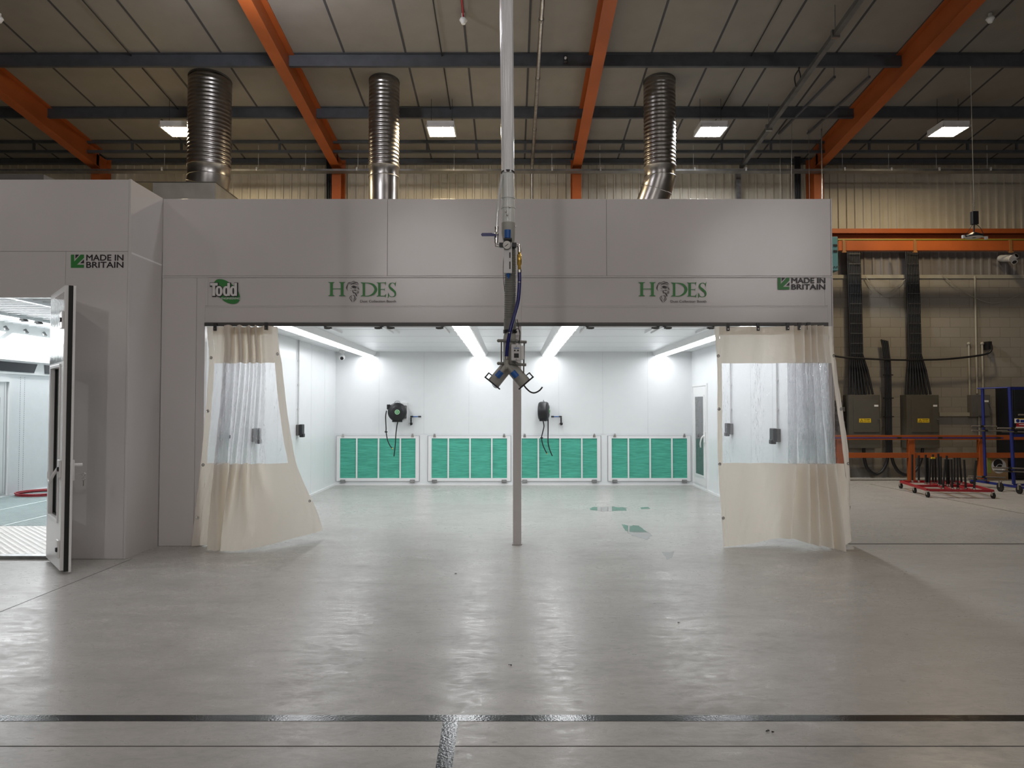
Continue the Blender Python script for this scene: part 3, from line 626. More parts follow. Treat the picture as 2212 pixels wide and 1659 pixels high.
def hades(ox, oy, sc_, parent, label):
    g = MB(); tf = lambda p: (ox+p[0]/13.01*sc_, oy+p[1]/13.01*sc_)
    def R(x0, y0, x1, y1): poly_px(g, [(x0, y0), (x1, y0), (x1, y1), (x0, y1)], YD, 0, tf)
    def serif(xc, w_, y, s_):  # flat serif: s_=+1 thickens downwards
        poly_px(g, [(xc-w_/2, y), (xc+w_/2, y), (xc+w_/2-6, y+s_*10), (xc+w_*.23, y+s_*30), (xc-w_*.23, y+s_*30), (xc-w_/2+6, y+s_*10)], YD, 0, tf)
    for xc in (207, 508):
        R(xc-37, 190, xc+37, 572); serif(xc, 188, 186, 1); serif(xc, 188, 577, -1)
    R(240, 366, 475, 384)
    R(1085, 200, 1150, 575)
    poly_px(g, [(1022, 192), (1150, 200), (1150, 222), (1085, 232), (1030, 206)], YD, 0, tf); poly_px(g, [(1022, 585), (1150, 584), (1150, 560), (1085, 548), (1030, 572)], YD, 0, tf)
    stroke_px(g, [(1140, 207), (1270, 218), (1385, 270), (1452, 385), (1400, 500), (1280, 568), (1140, 576)], [14, 28, 58, 78, 62, 26, 16], YD, 0, tf, 8)
    R(1520, 200, 1590, 582)
    poly_px(g, [(1465, 195), (1530, 195), (1530, 228)], YD, 0, tf); poly_px(g, [(1465, 588), (1530, 588), (1530, 555)], YD, 0, tf)
    R(1580, 197, 1738, 215); poly_px(g, [(1738, 178), (1728, 298), (1712, 222), (1700, 200)], YD, 0, tf)
    R(1580, 382, 1706, 398); poly_px(g, [(1715, 350), (1698, 445), (1690, 390)], YD, 0, tf)
    R(1580, 568, 1735, 588); poly_px(g, [(1748, 510), (1725, 632), (1712, 590), (1700, 570)], YD, 0, tf)
    stroke_px(g, [(2000, 300), (1985, 235), (1915, 207), (1845, 245), (1840, 320), (1915, 395), (1990, 470), (1995, 560), (1920, 600), (1845, 580), (1808, 500)], [8, 18, 16, 34, 50, 66, 56, 36, 14, 18, 10], YD, 0, tf, 8)
    poly_px(g, [(2025, 168), (2005, 312), (1992, 290), (1995, 215)], YD, 0, tf); poly_px(g, [(1800, 470), (1788, 650), (1822, 590), (1815, 520)], YD, 0, tf)
    # bearded head drawn in brush strokes
    st = [([(640, 400), (625, 340), (650, 290), (690, 250)], 16), ([(630, 270), (650, 310), (640, 380), (670, 440)], 14), ([(640, 280), (690, 210), (760, 190)], 18),
          ([(700, 260), (740, 215), (800, 205)], 14), ([(740, 280), (780, 235), (850, 225), (900, 200)], 20), ([(760, 190), (830, 165), (880, 180)], 16), ([(800, 230), (860, 190), (930, 215)], 14),
          ([(880, 185), (930, 200), (975, 262)], 20), ([(860, 240), (920, 250), (960, 290)], 14), ([(760, 320), (830, 300), (890, 330), (880, 370)], 34), ([(790, 345), (830, 330), (870, 360)], 40),
          ([(735, 345), (760, 365), (790, 380)], 12), ([(900, 290), (930, 330), (960, 310)], 16), ([(925, 350), (960, 370), (985, 410)], 16), ([(985, 320), (960, 345), (1000, 400)], 12),
          ([(730, 430), (755, 425), (770, 432)], 9), ([(800, 400), (815, 470), (850, 500)], 28), ([(820, 415), (880, 410), (915, 430)], 22), ([(840, 470), (880, 500), (905, 560), (925, 595)], 26),
          ([(940, 420), (965, 450), (985, 440)], 14), ([(915, 470), (920, 500), (970, 500)], 14), ([(935, 430), (940, 470), (975, 480), (965, 505)], 14), ([(870, 500), (900, 530), (940, 550)], 14),
          ([(790, 560), (735, 590), (720, 640), (760, 700), (800, 765)], 12), ([(780, 555), (760, 610), (800, 680)], 14), ([(800, 560), (850, 570), (865, 620), (820, 700)], 16), ([(820, 545), (870, 590), (850, 650)], 10),
          ([(895, 620), (900, 660), (850, 710), (825, 760)], 12), ([(840, 640), (830, 690), (825, 730)], 8), ([(735, 630), (770, 700), (790, 740)], 10), ([(860, 600), (880, 640), (850, 690)], 10)]
    for pts, w_ in st: stroke_px(g, pts, [w_*.25]+[w_]*(len(pts)-2)+[w_*.2], YD, 1, tf, 4)
    A = tf((1015, 690)); E = tf((2022, 758)); text_into(g, 'Dust Collection Booth', A[0], E[0], A[1], E[1], YD, 1, .004)
    o = g.build('decal', [M_green, M_logoblack], parent); o['label'] = label
hades(700, 595, 1, B, 'green serif capitals with a black bearded head, left half of the board')
hades(1370.5, 595.3, 1, B, 'green serif capitals with a black bearded head, right half of the board')
g = MB(); tf = lambda p: (440+p[0]/23.7, 595+p[1]/23.7)
bl = catmull([(500, 400, 0), (640, 230, 0), (820, 185, 0), (1050, 225, 0), (1290, 345, 0), (1500, 500, 0), (1700, 700, 0), (1800, 880, 0), (1855, 1100, 0), (1820, 1290, 0), (1680, 1420, 0), (1480, 1455, 0), (1250, 1410, 0), (1020, 1290, 0), (800, 1110, 0), (560, 900, 0), (450, 650, 0), (500, 400, 0)], 4)
poly_px(g, [(q.x, q.y) for q in bl[:-1]], YD+.002, 0, tf)
bo = (285, 350, 1780, 1100)
def todd(dx, dy, gr, D, mi):
    def R(x0, y0, x1, y1): poly_px(g, [(x0-gr+dx, y0-gr+dy), (x1+gr+dx, y0-gr+dy), (x1+gr+dx, y1+gr+dy), (x0-gr+dx, y1+gr+dy)], D, mi, tf)
    def O(xc, yc, rx, ry, inner):
        n = 28; o_ = []; i_ = []
        for k_ in range(n):
            a = 2*math.pi*k_/n; ca, sa = math.cos(a), math.sin(a)
            o_.append((xc+dx+(rx+gr)*ca, yc+dy+(ry+gr)*(abs(sa)**.8)*(1 if sa > 0 else -1)))
            i_.append((xc+dx+45*ca, yc+dy+165*(abs(sa)**.6)*(1 if sa > 0 else -1)))
        if inner:
            for k_ in range(n): poly_px(g, [o_[k_], o_[(k_+1) % n], i_[(k_+1) % n], i_[k_]], D, mi, tf)
        else: poly_px(g, o_, D, mi, tf)
    R(325, 385, 715, 520); R(440, 500, 590, 1045)
    inn = gr == 0
    O(785, 800, 175, 260, inn); O(1155, 800, 175, 260, inn); O(1515, 800, 175, 260, inn)
    R(1210, 385, 1345, 1040); R(1570, 385, 1700, 1040)
todd(25, 15, 38, YD+.001, 1); todd(0, 0, 0, YD, 2)
A = tf((900, 1125)); E = tf((1850, 1225)); text_into(g, 'ENGINEERING', A[0], E[0], A[1], E[1], YD, 2, .01)
o = g.build('decal', [M_green, M_logoblack, mat('decal_pale', (.68, .67, .66), .35, var=.01)], B); o['label'] = 'green blob emblem with pale outlined lettering at the left end of the board'

# ------------------------------------------------------------------ spray booth at the left
YL = 7.6; XSR = -4.045; XSL = -8.82
SB = thing('spray_booth', (-6.4, 11, 0), 'white spray booth at the left edge, its doorway open onto a bright lined interior', 'booth')
oXr = XX(118, 1100, YL); oZ = ZZ(643, YL); zs = ZZ(543, YL); oXl = -7.9; xs = XX(141, 600, YL)
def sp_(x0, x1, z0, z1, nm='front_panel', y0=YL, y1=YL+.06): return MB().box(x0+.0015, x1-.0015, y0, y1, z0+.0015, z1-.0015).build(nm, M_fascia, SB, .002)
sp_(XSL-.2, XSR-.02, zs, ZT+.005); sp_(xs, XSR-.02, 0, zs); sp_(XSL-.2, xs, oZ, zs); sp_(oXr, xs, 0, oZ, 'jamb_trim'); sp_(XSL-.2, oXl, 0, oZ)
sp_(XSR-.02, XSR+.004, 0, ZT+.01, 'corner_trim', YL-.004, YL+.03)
m = MB(); m.box(XSR-.06, XSR, YL+.03, YF-.0, 0, zs-.02); m.box(XSR-.06, XSR, YL+.03, YF, zs+.0, ZT+.005); m.box(XSR-.06, XSR-.0, YL+.03, YF, zs-.02, zs, 1)
m.build('return_panel', [M_fascia, M_trim], SB, .001)
m = MB(); m.box(XSR-.06, XSR-.002, YF, 15.3, 0, 3.4); m.build('side_wall_right', M_white, SB)
m = MB(); m.box(XSL-.06, XSL, YL+.06, 15.3, 0, 3.1)
for Yp in (12.95, 13.06, 13.78, 13.86, 11.2, 11.3, 14.6): 
    for i in range(55): m.box(XSL, XSL+.002, Yp, Yp+.006, .05+i*.038, .05+i*.038+.024, 1)
m.box(XSL, XSL+.03, YL+.06, 15.3, 0, .06)
m.build('liner_wall_left', [M_liner, M_stitch], SB)
MB().box(XSL, XSR-.06, 15.24, 15.3, 0, 3.1).build('rear_wall', M_white, SB)
m = MB(); m.box(XSL, XSR-.06, YL+.06, 15.3, 3.0, 3.08)
for i in range(36): m.box(XSL+.5, XSR-.06, YL+.2+i*.2, YL+.2+i*.2+.03, 2.975, 3.0)
for X in (-7.6, -6.3, -5.2): m.box(X-.04, X+.04, YL+.06, 15.3, 2.95, 3.0)
m.build('filter_ceiling', M_white, SB)
m = MB()
for X, Y in ((-7.6, 11.2), (-7.6, 11.55), (-7.6, 12.6), (-6.3, 10.4), (-6.3, 12.0), (-8.1, 12.8), (-6.3, 13.2)):
    m.box(X-.03, X+.03, Y-.05, Y+.05, 2.925, 2.95); m.cyl((X-.05, Y+.03, 2.93), (X+.05, Y+.03, 2.93), .014, 8)
m.build('ceiling_catches', M_cabgrey, SB)
# slanted light box along the wall/ceiling corner
lb = MB(); A = Vector((XSL+.52, 0, 3.0)); Bv = Vector((XSL, 0, 2.62))
vs = [(A.x, YL+.1, 3.0), (XSL, YL+.1, 3.0), (XSL, YL+.1, 2.62)]; lb.prism([Vector(v) for v in vs], (0, 0, 0), (0, 15.24-YL-.1, 0))
LB = lb.build('slanted_light_box', M_trim, SB)
E_spray = emit('spray_lens', (.96, .98, 1), L_SPRAY); dvec = (Bv-A); nrm = Vector((dvec.z, 0, -dvec.x)).normalized(); nrm = nrm if nrm.z < 0 else -nrm
n = 5; L_ = (15.2-YL-.2)/n
for i in range(n):
    y0 = YL+.25+i*L_; y1 = y0+L_-.18; e = MB()
    c0 = A+dvec*.42+nrm*.004; c1 = A+dvec*.94+nrm*.004
    e.add([(c0.x, y0, c0.z), (c0.x, y1, c0.z), (c1.x, y1, c1.z), (c1.x, y0, c1.z)], [(0, 1, 2, 3)]); e.build('lens', E_spray, LB)
    for k_ in range(3):
        kk = MB(); yk = y0+L_*(k_+.3)/3; ck = A+dvec*.22; kk.cyl(Vector((ck.x, yk, ck.z)), Vector((ck.x, yk, ck.z))+nrm*.05, .028, 12); kk.obox(Vector((ck.x, yk, ck.z))+nrm*.06, (.0, .04, .0), nrm*.008, (.01, 0, .01)); kk.build('latch_knob', M_galv, LB)
m = MB(); m.box(XSL, XSL+.10, YL+.1, 15.24, 2.40, 2.47); m.box(XSL, XSL+.03, YL+.1, 15.24, 2.17, 2.40); m.build('ledge', M_trim, SB)
for y0, y1 in ((8.2, 10.8), (10.95, 13.35), (13.55, 15.1)):
    m = MB(); zc0, zc1 = 2.205, 2.37; m.prism([Vector((XSL+.032, y0+.02, zc0)), Vector((XSL+.032, y1-.09, zc0)), Vector((XSL+.032, y1, zc1)), Vector((XSL+.032, y0, zc1))], (0, 0, 0), (.006, 0, 0)); m.build('dark_window', M_darkglass, SB)
dm = MB(); dm.box(XSL, XSL+.03, 11.55, 12.55, .1, 2.02); dm.box(XSL, XSL+.05, 11.5, 11.55, .05, 2.019); dm.box(XSL, XSL+.05, 12.6, 12.66, .05, 2.019); dm.box(XSL, XSL+.05, 11.5, 12.66, 2.02, 2.08)
dm.box(XSL+.03, XSL+.034, 12.5, 12.505, .1, 2.0, 1)
dd = dm.build('side_door', [M_trim, MATS['door_gap_grey']], SB); MB().box(XSL+.03, XSL+.033, 11.75, 12.4, .35, 1.75).build('window_pane', M_midglass, dd)
# its floor
m = MB(); m.box(oXl, oXr, YL-.01, YL+.10, .0, .035); m.build('threshold', M_galv, SB)
yc1 = G(60, 1141).y
m = MB(); m.box(XSL, XSR-.06, YL+.1, yc1, 0, .03)
for i in range(62):
    for j in range(int((yc1-YL-.12)/.045)):
        X = -7.2+i*.045; Y = YL+.14+j*.045; s_ = 1 if (i+j) % 2 else -1
        a = Vector((.018, .012*s_, 0)); b_ = Vector((-.004*s_, .006, 0)); c = Vector((X, Y, .03))
        m.add([c+a, c+b_, c-a, c-b_, c+Vector((0, 0, .004))], [(0, 1, 4), (1, 2, 4), (2, 3, 4), (3, 0, 4)])
m.build('chequer_plate', M_chequer, SB)
m = MB(); m.box(XSL, XSR-.06, yc1, 15.24, 0, .01, 1)
X = XSL+.02; i = 0
while X < XSR-.1:
    wd_ = .03 if i % 22 else .11
    m.box(X, X+wd_*.45, yc1, 15.24, .01, .035); X += .046 if wd_ < .1 else .09; i += 1
m.build('floor_grating', [M_grate, M_tealmesh], SB)
# open door leaf
H0 = Vector((-4.80, 7.56, 0)); FE = Vector((-4.262, 6.93, 0)); dr = (FE-H0).normalized(); Ld = (FE-H0).length; nn = Vector((dr.y, -dr.x, 0)); nn = nn if nn.x < 0 else -nn
zd0, zd1 = .035, 2.76; T = .04; up = Vector((0, 0, 1))
def D_(u, n_, z): return H0+dr*u+nn*n_+up*z
def dbox(m, u0, u1, n0, n1, z0, z1, mi=0): m.hexa([D_(u, n_, z) for z in (z0, z1) for n_ in (n0, n1) for u in (u0, u1)], mi)
d = MB(); wu0, wu1, wz0, wz1 = .14, .66, .5, 1.98
dbox(d, 0, Ld, -T, T, zd0, wz0); dbox(d, 0, Ld, -T, T, wz1, zd1); dbox(d, 0, wu0, -T, T, wz0, wz1); dbox(d, wu1, Ld, -T, T, wz0, wz1)
dbox(d, wu0-.02, wu0, T, T+.012, wz0-.03, wz1+.03); dbox(d, wu1, wu1+.02, T, T+.012, wz0-.03, wz1+.03); dbox(d, wu0, wu1, T, T+.012, wz0-.03, wz0); dbox(d, wu0, wu1, T, T+.012, wz1, wz1+.03)
dbox(d, Ld, Ld+.02, -T-.01, -T+.012, zd0-.02, zd1)
DL = d.build('open_door', M_trim, SB, .003)
m = MB(); dbox(m, wu0, wu1, -.012, -.004, wz0, wz1); m.build('window_pane', M_glass, DL)
m = MB(); dbox(m, wu0, wu0+.014, -.012, .01, wz0, wz1); dbox(m, wu1-.014, wu1, -.012, .01, wz0, wz1); dbox(m, wu0, wu1, -.012, .01, wz0, wz0+.014); m.build('window_gasket', M_blackrub, DL)
m = MB(); dbox(m, Ld, Ld+.016, -T+.014, -T+.05, zd0-.01, zd1+.0); m.build('edge_seal', M_blackrub, DL)
m = MB(); dbox(m, .03, Ld-.02, T, T+.002, 2.03, 2.70); m.build('protective_film', mat('wrinkled_film', (.74, .75, .76), .08, bump=1.0, bscale=9, var=.03, stretch=(1, 1, .5), coat=1), DL)
for zz in (2.43, 1.0, .236):
    m = MB(); dbox(m, Ld-.13, Ld-.01, T, T+.02, zz-.085, zz+.085); dbox(m, Ld-.06, Ld-.015, T+.018, T+.035, zz-.025, zz+.02, 1); m.build('latch_plate', [M_blister, M_black], DL, .008)
m = MB(); m.tube(catmull([D_(Ld-.09, T+.02, 1.0), D_(Ld-.14, T+.05, .93), D_(Ld-.24, T+.06, .86), D_(Ld-.34, T+.055, .88), D_(Ld-.38, T+.05, .95)]), .014, 8); m.build('lever_handle', M_blister, DL)
m = MB(); dbox(m, Ld-.09, Ld-.01, -T-.03, -T, .88, 1.08); m.tube([D_(Ld-.05, -T-.03, 1.03), D_(Ld-.05, -T-.1, 1.03)], .016, 8); m.build('outer_lock', M_blister, DL, .004)
m = MB(); kx = D_(Ld-.03, -T-.05, .94); m.tube([kx, kx+Vector((.06, 0, 0))], .004, 6); m.torus(kx+Vector((.07, 0, -.0)), .016, .004, (0, 1, 0)); m.torus(kx+Vector((.068, 0, -.045)), .014, .004, (0, 1, 0)); m.obox(kx+Vector((.068, 0, -.085)), (.005, 0, 0), (0, .002, 0), (0, 0, .028)); m.build('keys', M_steel, DL)
made_in_britain(153, 267, 550, 578.5, YL-.0015, SB, 'green arrow emblem with two lines of black capitals')
m = MB(); c = G(95, 1067, .04)
for i, (R_, zz) in enumerate(((.42, .05), (.40, .065), (.43, .08))): m.torus((c.x, c.y, zz), R_, .012, (0, 0, 1), 40)
solo(m.build('red_hose', M_redhose), 'coiled dark red hose lying on the grating inside the spray booth', 'hose')

# ------------------------------------------------------------------ wall items inside the booth
def hose_reel(xc, zc, label, turned):
    Y = YBK-.02; t = thing('hose_reel', (xc, Y, zc), label, 'hose reel', 'black hose reels on the booth wall')
    cy = Y-.22; c = Vector((xc-.02, cy, zc)); ax = Vector((.15, -1, 0)).normalized() if not turned else Vector((1, -.18, 0)).normalized()
    side = Vector((0, 0, 1)).cross(ax).normalized(); R_ = .19
    m = MB(); prof = [(-.10, .12), (-.095, .165), (-.07, .185), (-.02, .19), (.02, .19), (.07, .185), (.095, .165), (.10, .13), (.115, .11), (.118, 0.002)]
    m.tube([c+ax*a for a, _ in prof], [b_ for _, b_ in prof], 28)
    m.obox(c-up*.17, side*.10, ax*.07, up*.03); m.obox(c+side*(-.17 if not turned else .15)+up*.1, side*.035, ax*.06, up*.05)
    m.build('reel_case', M_black, t, .006)
    m = MB(); m.obox((xc+.10 if not turned else xc, Y-.09, zc), (.035, 0, 0), (0, .1, 0), (0, 0, .13)); m.box(xc+.02, xc+.15 if not turned else xc+.06, Y-.01, Y+.018, zc-.16, zc+.19, 1); m.build('wall_bracket', [M_black, M_blister], t, .004)
    m = MB(); m.tube([c+ax*.118, c+ax*.124], [.05, .05], 24); 
    m.build('green_badge', mat('badge_green', (.35, .6, .38), .4), t)
    m = MB(); m.torus(c+ax*.125, .028, .005, ax); m.obox(c+ax*.126+side*.01, side*.015, ax*.002, up*.004); m.build('badge_mark', M_green, t)
    m = MB(); m.tube(catmull([c+side*-.06+up*.18, c+side*-.03+up*.215, c+side*.03+up*.215, c+side*.06+up*.18]), .005, 6); m.build('carry_handle', M_galv, t)
    m = MB()
    if not turned:
        pts1 = [(835, 887), (833, 900), (834, 925), (834, 933), (837, 950), (842, 962), (847, 968)]; pts2 = [(860, 908), (857, 922), (855, 940), (854, 960), (851, 986)]
    else:
        pts1 = [(1172, 905), (1175, 920), (1172, 935), (1170, 946), (1173, 962), (1181, 979)]; pts2 = [(1184, 905), (1184, 930), (1184, 955), (1187, 970), (1193, 985)]
    m.tube(catmull([P(a, b_, cy-.02) for a, b_ in pts1]), .011, 8); m.build('hose', M_cable, t)
    m = MB(); m.tube(catmull([P(a, b_, cy) for a, b_ in pts2]), .011, 8); m.build('hose', M_cable, t)
    m = MB(); q = P(*(pts1[3]), cy-.02); m.cyl(q-up*.012, q+up*.012, .028, 12); m.cyl(P(*pts1[-1], cy-.02), P(*pts1[-1], cy-.02)+Vector((.01, 0, -.02)), .012, 8, 1); m.build('hose_stop', [M_black, M_brass], t)
hose_reel(XX(861, 890, YBK-.2), ZZ(890, YBK-.2), 'black hose reel facing the opening, green badge at its centre', False)
hose_reel(XX(1176, 890, YBK-.2), ZZ(888, YBK-.2), 'black hose reel turned edge-on, on the rear wall right of the post', True)
def air_line(px, flip, label):
    Y = YBK-.05; t = thing('air_outlet', P(px, 905, Y), label, 'air outlet', 'black air outlets beside the hose reels')
    s_ = flip; m = MB(); a = P(px, 900, Y); b_ = P(px+s_*20, 900, Y)
    m.cyl(a, b_, .010, 8); m.build('blue_pipe', M_blue, t)
    m = MB()
    for k_ in (0, 3, 17, 20): q = P(px+s_*k_, 900, Y); m.sphere(q, .018)
    q = P(px, 901, Y); m.cyl(q, P(px, 913, Y), .012, 8)
    for yy in (905, 909): m.sphere(P(px, yy, Y), .018)
    q = P(px, 915, Y); m.sphere(q, .028); m.obox(q+Vector((.01, -.02, -.01)), (.02, 0, .008), (0, .02, 0), (0, 0, .02)); m.cyl(q, q+Vector((0, .05, 0)), .02, 8); m.build('fittings', M_black, t)
    m = MB(); m.cyl(q-Vector((.02, 0, 0)), q-Vector((.05, 0, 0)), .011, 8); m.build('coupling', M_steel, t)
air_line(888, 1, 'small black air outlet on a blue pipe right of the badge-facing reel'); air_line(1212, -1, 'small black air outlet on a blue pipe right of the edge-on reel')
def wall_socket(side, Y, zc, label, kind, conduit=True):
    X = XBL if side < 0 else XBR; s_ = -side  # s_ points into the room
    t = thing('wall_socket', (X, Y, zc), label, 'socket', 'sockets on conduits in the booth')
    m = MB()
    if kind == 'black':
        m.box(min(X, X+s_*.05), max(X, X+s_*.05), Y-.075, Y+.075, zc-.09, zc+.09); m.build('back_box', M_cabgrey, t, .006)
        m = MB(); m.box(min(X+s_*.05, X+s_*.10), max(X+s_*.05, X+s_*.10), Y-.08, Y+.08, zc-.09, zc+.095); m.box(min(X+s_*.05, X+s_*.12), max(X+s_*.05, X+s_*.12), Y-.05, Y+.05, zc-.12, zc-.06); m.build('socket_cover', M_black, t, .01)
    else:
        m.box(min(X, X+s_*.06), max(X, X+s_*.06), Y-.09, Y+.09, zc-.13, zc+.10); m.build('switch_box', M_lightgrey, t, .006)
        m = MB(); m.box(min(X+s_*.06, X+s_*.075), max(X+s_*.06, X+s_*.075), Y-.03, Y+.03, zc-.03, zc+.03); m.sphere((X+s_*.09, Y, zc), .022); m.build('switch_knob', M_cabgrey, t)
    if conduit:
        m = MB(); m.cyl((X+s_*.018, Y, zc+.09), (X+s_*.018, Y, ZC), .012, 8)
        for zz in (1.55, 1.95, 2.35): m.box(min(X, X+s_*.03), max(X, X+s_*.03), Y-.02, Y+.02, zz-.012, zz+.012)
        m.build('conduit', M_lightgrey, t)
wall_socket(-1, 12.05, 1.2, 'black socket on the left booth wall, right of the curtain', 'black')
wall_socket(-1, 9.97, 1.2, 'black socket on the left booth wall, seen through the clear curtain', 'black', False)
wall_socket(-1, 8.95, 1.22, 'grey switch box on the left booth wall, behind the curtain', 'grey')
wall_socket(1, 12.0, 1.22, 'black socket farthest along the right booth wall, seen through the curtain', 'black')
wall_socket(1, 9.9, 1.2, 'black socket midway along the right booth wall, seen through the curtain', 'black')
wall_socket(1, 8.85, 1.22, 'grey switch box on the right booth wall, behind the curtain folds', 'grey')
c = P(739, 757, 14.2); t = thing('security_camera', (c.x, 14.2, ZC-.2), 'white turret security camera under the booth ceiling in its rear left corner', 'camera')
m = MB(); m.cyl((c.x, 14.2, ZC), (c.x, 14.2, ZC-.06), .055, 20); m.cyl((c.x, 14.2, ZC-.06), (c.x, 14.2, ZC-.1), .03, 16); m.build('mount', M_blister, t)
m = MB(); cc = Vector((c.x, 14.18, ZC-.14)); m.sphere(cc, .06, 20, 12); m.build('camera_ball', M_blister, t)
m = MB(); m.cyl(cc+Vector((.01, -.045, -.02)), cc+Vector((.018, -.064, -.032)), .032, 16); m.build('lens', M_black, t)

# ------------------------------------------------------------------ curtains
def curtain(name, label, lv, dys, zbot, eyelets, clips):
    """lv: four rows of pixel x (top, window top, window bottom, hem); dys: four rows of depth offsets"""
    zl_ = [ZZ(706, YF), ZZ(785, YF), ZZ(1000, YF)]
    n = len(lv[0]); rows = []
    for r_ in range(4):
        pts = []
        for i in range(n):
            Dp = YF-.03+dys[r_][i]*1.9
            if r_ < 3: z = zl_[r_]; y_ = (706, 785, 1000)[r_]
            else: z = zbot[i]; y_ = 1175
            a, yy, zz = ray(lv[r_][i], y_); pts.append(Vector((a*(YF-.03)/yy, Dp, z)))
        rows.append(pts)
    sub = 6
    splines = [catmull(r_, sub) for r_ in rows]; nc = len(splines[0])
    def at(c, v):   # v in 0..3
        p = [s_[c] for s_ in splines]; i = min(int(v), 2); t_ = v-i
        p0, p1, p2, p3 = p[max(i-1, 0)], p[i], p[i+1], p[min(i+2, 3)]
        q_ = .5*((2*p1)+(p2-p0)*t_+(2*p0-5*p1+4*p2-p3)*t_*t_+(3*p1-p0-3*p2+p3)*t_**3)
        lin = p1.lerp(p2, t_); q_.z = lin.z
        return q_
    bx = sum(p.x for p in rows[3])/n
    t = thing(name, (bx, YF-.03, 0), label, 'curtain', 'strip curtains of the booth opening')
    def patch(c0, c1, v0, v1, nv, nm, mm, dy=0, hem=0):
        m_ = MB(); vs = []; fs = []; w_ = c1-c0+1
        for j in range(nv+1):
            for c in range(c0, c1+1):
                q_ = at(c, v0+(v1-v0)*j/nv); wv = .004*math.sin(c*1.7+j*.9)+.003*math.sin(j*2.1+c*.6)
                vs.append(q_+Vector((0, dy+wv, 0)))
        for j in range(nv):
            for c in range(w_-1): fs.append((j*w_+c, (j+1)*w_+c, (j+1)*w_+c+1, j*w_+c+1))
        m_.add(vs, fs, 0, True); o_ = m_.build(nm, mm, t); return o_
    h = sub
    patch(h, nc-1-h, 0, 1, 8, 'top_band', M_canvas)
    patch(h, nc-1-h, 1, 2, 22, 'clear_window', M_clear)
    patch(h, nc-1-h, 2, 3, 20, 'bottom_band', M_canvas)
    patch(0, h, 0, 3, 48, 'side_hem', M_canvas, -.002); patch(nc-1-h, nc-1, 0, 3, 48, 'side_hem', M_canvas, -.002)
    patch(h, nc-1-h, 0, .22, 2, 'top_hem', M_canvas, -.003)
    for sd, v in eyelets:
        c = h//2 if sd < 0 else nc-1-h//2; q_ = at(c, v); q2_ = at(c+2 if sd < 0 else c-2, v); tn = (q2_-q_); tn.z = 0
        nr = Vector((tn.y, -tn.x, 0)).normalized(); nr = nr if nr.y < 0 else -nr
        e = MB(); e.torus(q_+nr*.004, .014, .005, nr, 16, 6); e.cyl(q_+nr*.003, q_+nr*.005, .011, 12, 1); e.build('eyelet', [M_steel, mat('eyelet_hole', (.5, .5, .5), .5)], t)
    for c in clips:
        q_ = at(c, .02); e = MB(); e.box(q_.x-.018, q_.x+.018, q_.y-.014, q_.y+.01, q_.z-.04, q_.z+.045); e.cyl(q_+Vector((0, -.015, -.02)), q_+Vector((0, -.02, -.02)), .006, 8, 1); e.build('hanging_clip', [mat('clip_dark', (.05, .05, .05), .4, .6), M_steel], t)
    return t
z3 = lambda *a: list(a)
curtain('booth_curtain', 'cream curtain with clear window, drawn to the left jamb, its foot flaring',
    [z3(447, 460, 478, 497, 490, 509, 503, 531, 524, 548, 540, 562, 557, 576, 590, 600),
     z3(451, 463, 480, 499, 490, 510, 503, 533, 526, 550, 542, 565, 560, 580, 596, 607),
     z3(434, 447, 462, 478, 472, 492, 489, 513, 510, 534, 531, 553, 562, 586, 620, 633),
     z3(418, 431, 447, 463, 459, 489, 491, 496, 512, 532, 552, 572, 598, 626, 660, 673)],
    [z3(0, 0, 0, .06, -.04, -.09, .03, -.10, .04, -.08, .05, -.08, .04, -.05, -.02, 0), z3(0, 0, 0, .06, -.05, -.10, .03, -.10, .04, -.08, .05, -.08, .04, -.06, -.02, .02),
     z3(0, 0, .02, .09, -.06, -.13, .03, -.11, 0, -.09, .02, -.08, -.02, -.05, .02, .06), z3(-.02, 0, .02, .09, -.08, -.15, -.03, -.14, -.16, -.16, -.14, -.1, -.04, .08, .2, .26)],
    z3(.012, .012, .012, .012, .01, .01, .01, .01, .01, .012, .02, .03, .05, .07, .09, .10),
    [(-1, .85), (-1, 1.48), (-1, 2.02), (-1, 2.66), (1, .75), (1, 2.55)], (8, 80))
curtain('booth_curtain', 'cream curtain with clear window, drawn to the right end of the opening',
    [z3(1543, 1553, 1585, 1620, 1655, 1688, 1708, 1703, 1728, 1722, 1740, 1734, 1753, 1748, 1768, 1764, 1786, 1798),
     z3(1549, 1559, 1588, 1622, 1656, 1688, 1710, 1706, 1729, 1724, 1743, 1737, 1757, 1752, 1776, 1772, 1793, 1806),
     z3(1551, 1561, 1590, 1622, 1656, 1686, 1710, 1708, 1736, 1732, 1752, 1748, 1770, 1766, 1790, 1792, 1817, 1831),
     z3(1560, 1570, 1596, 1626, 1658, 1690, 1711, 1712, 1738, 1742, 1758, 1764, 1782, 1784, 1800, 1806, 1832, 1846)],
    [z3(0, 0, .015, -.01, .02, -.02, -.05, .04, -.07, .05, -.08, .04, -.08, .04, -.07, .03, -.02, 0), z3(0, 0, .015, -.01, .02, -.02, -.06, .04, -.07, .05, -.08, .04, -.08, .04, -.07, .03, -.02, 0),
     z3(0, 0, .02, 0, .02, -.02, -.08, .04, -.09, .04, -.09, .04, -.1, .03, -.1, .0, -.04, -.02), z3(-.02, -.02, .0, .01, .05, .06, .0, .08, -.08, .0, -.10, -.02, -.12, -.05, -.16, -.08, -.04, .08)],
    z3(.01, .01, .015, .03, .05, .075, .085, .085, .06, .05, .035, .03, .02, .015, .005, .02, .08, .12),
    [(-1, .8), (-1, 1.46), (-1, 2.01), (-1, 2.66), (1, .8), (1, 1.46), (1, 2.0), (1, 2.6)], (10, 21, 32, 46, 62))

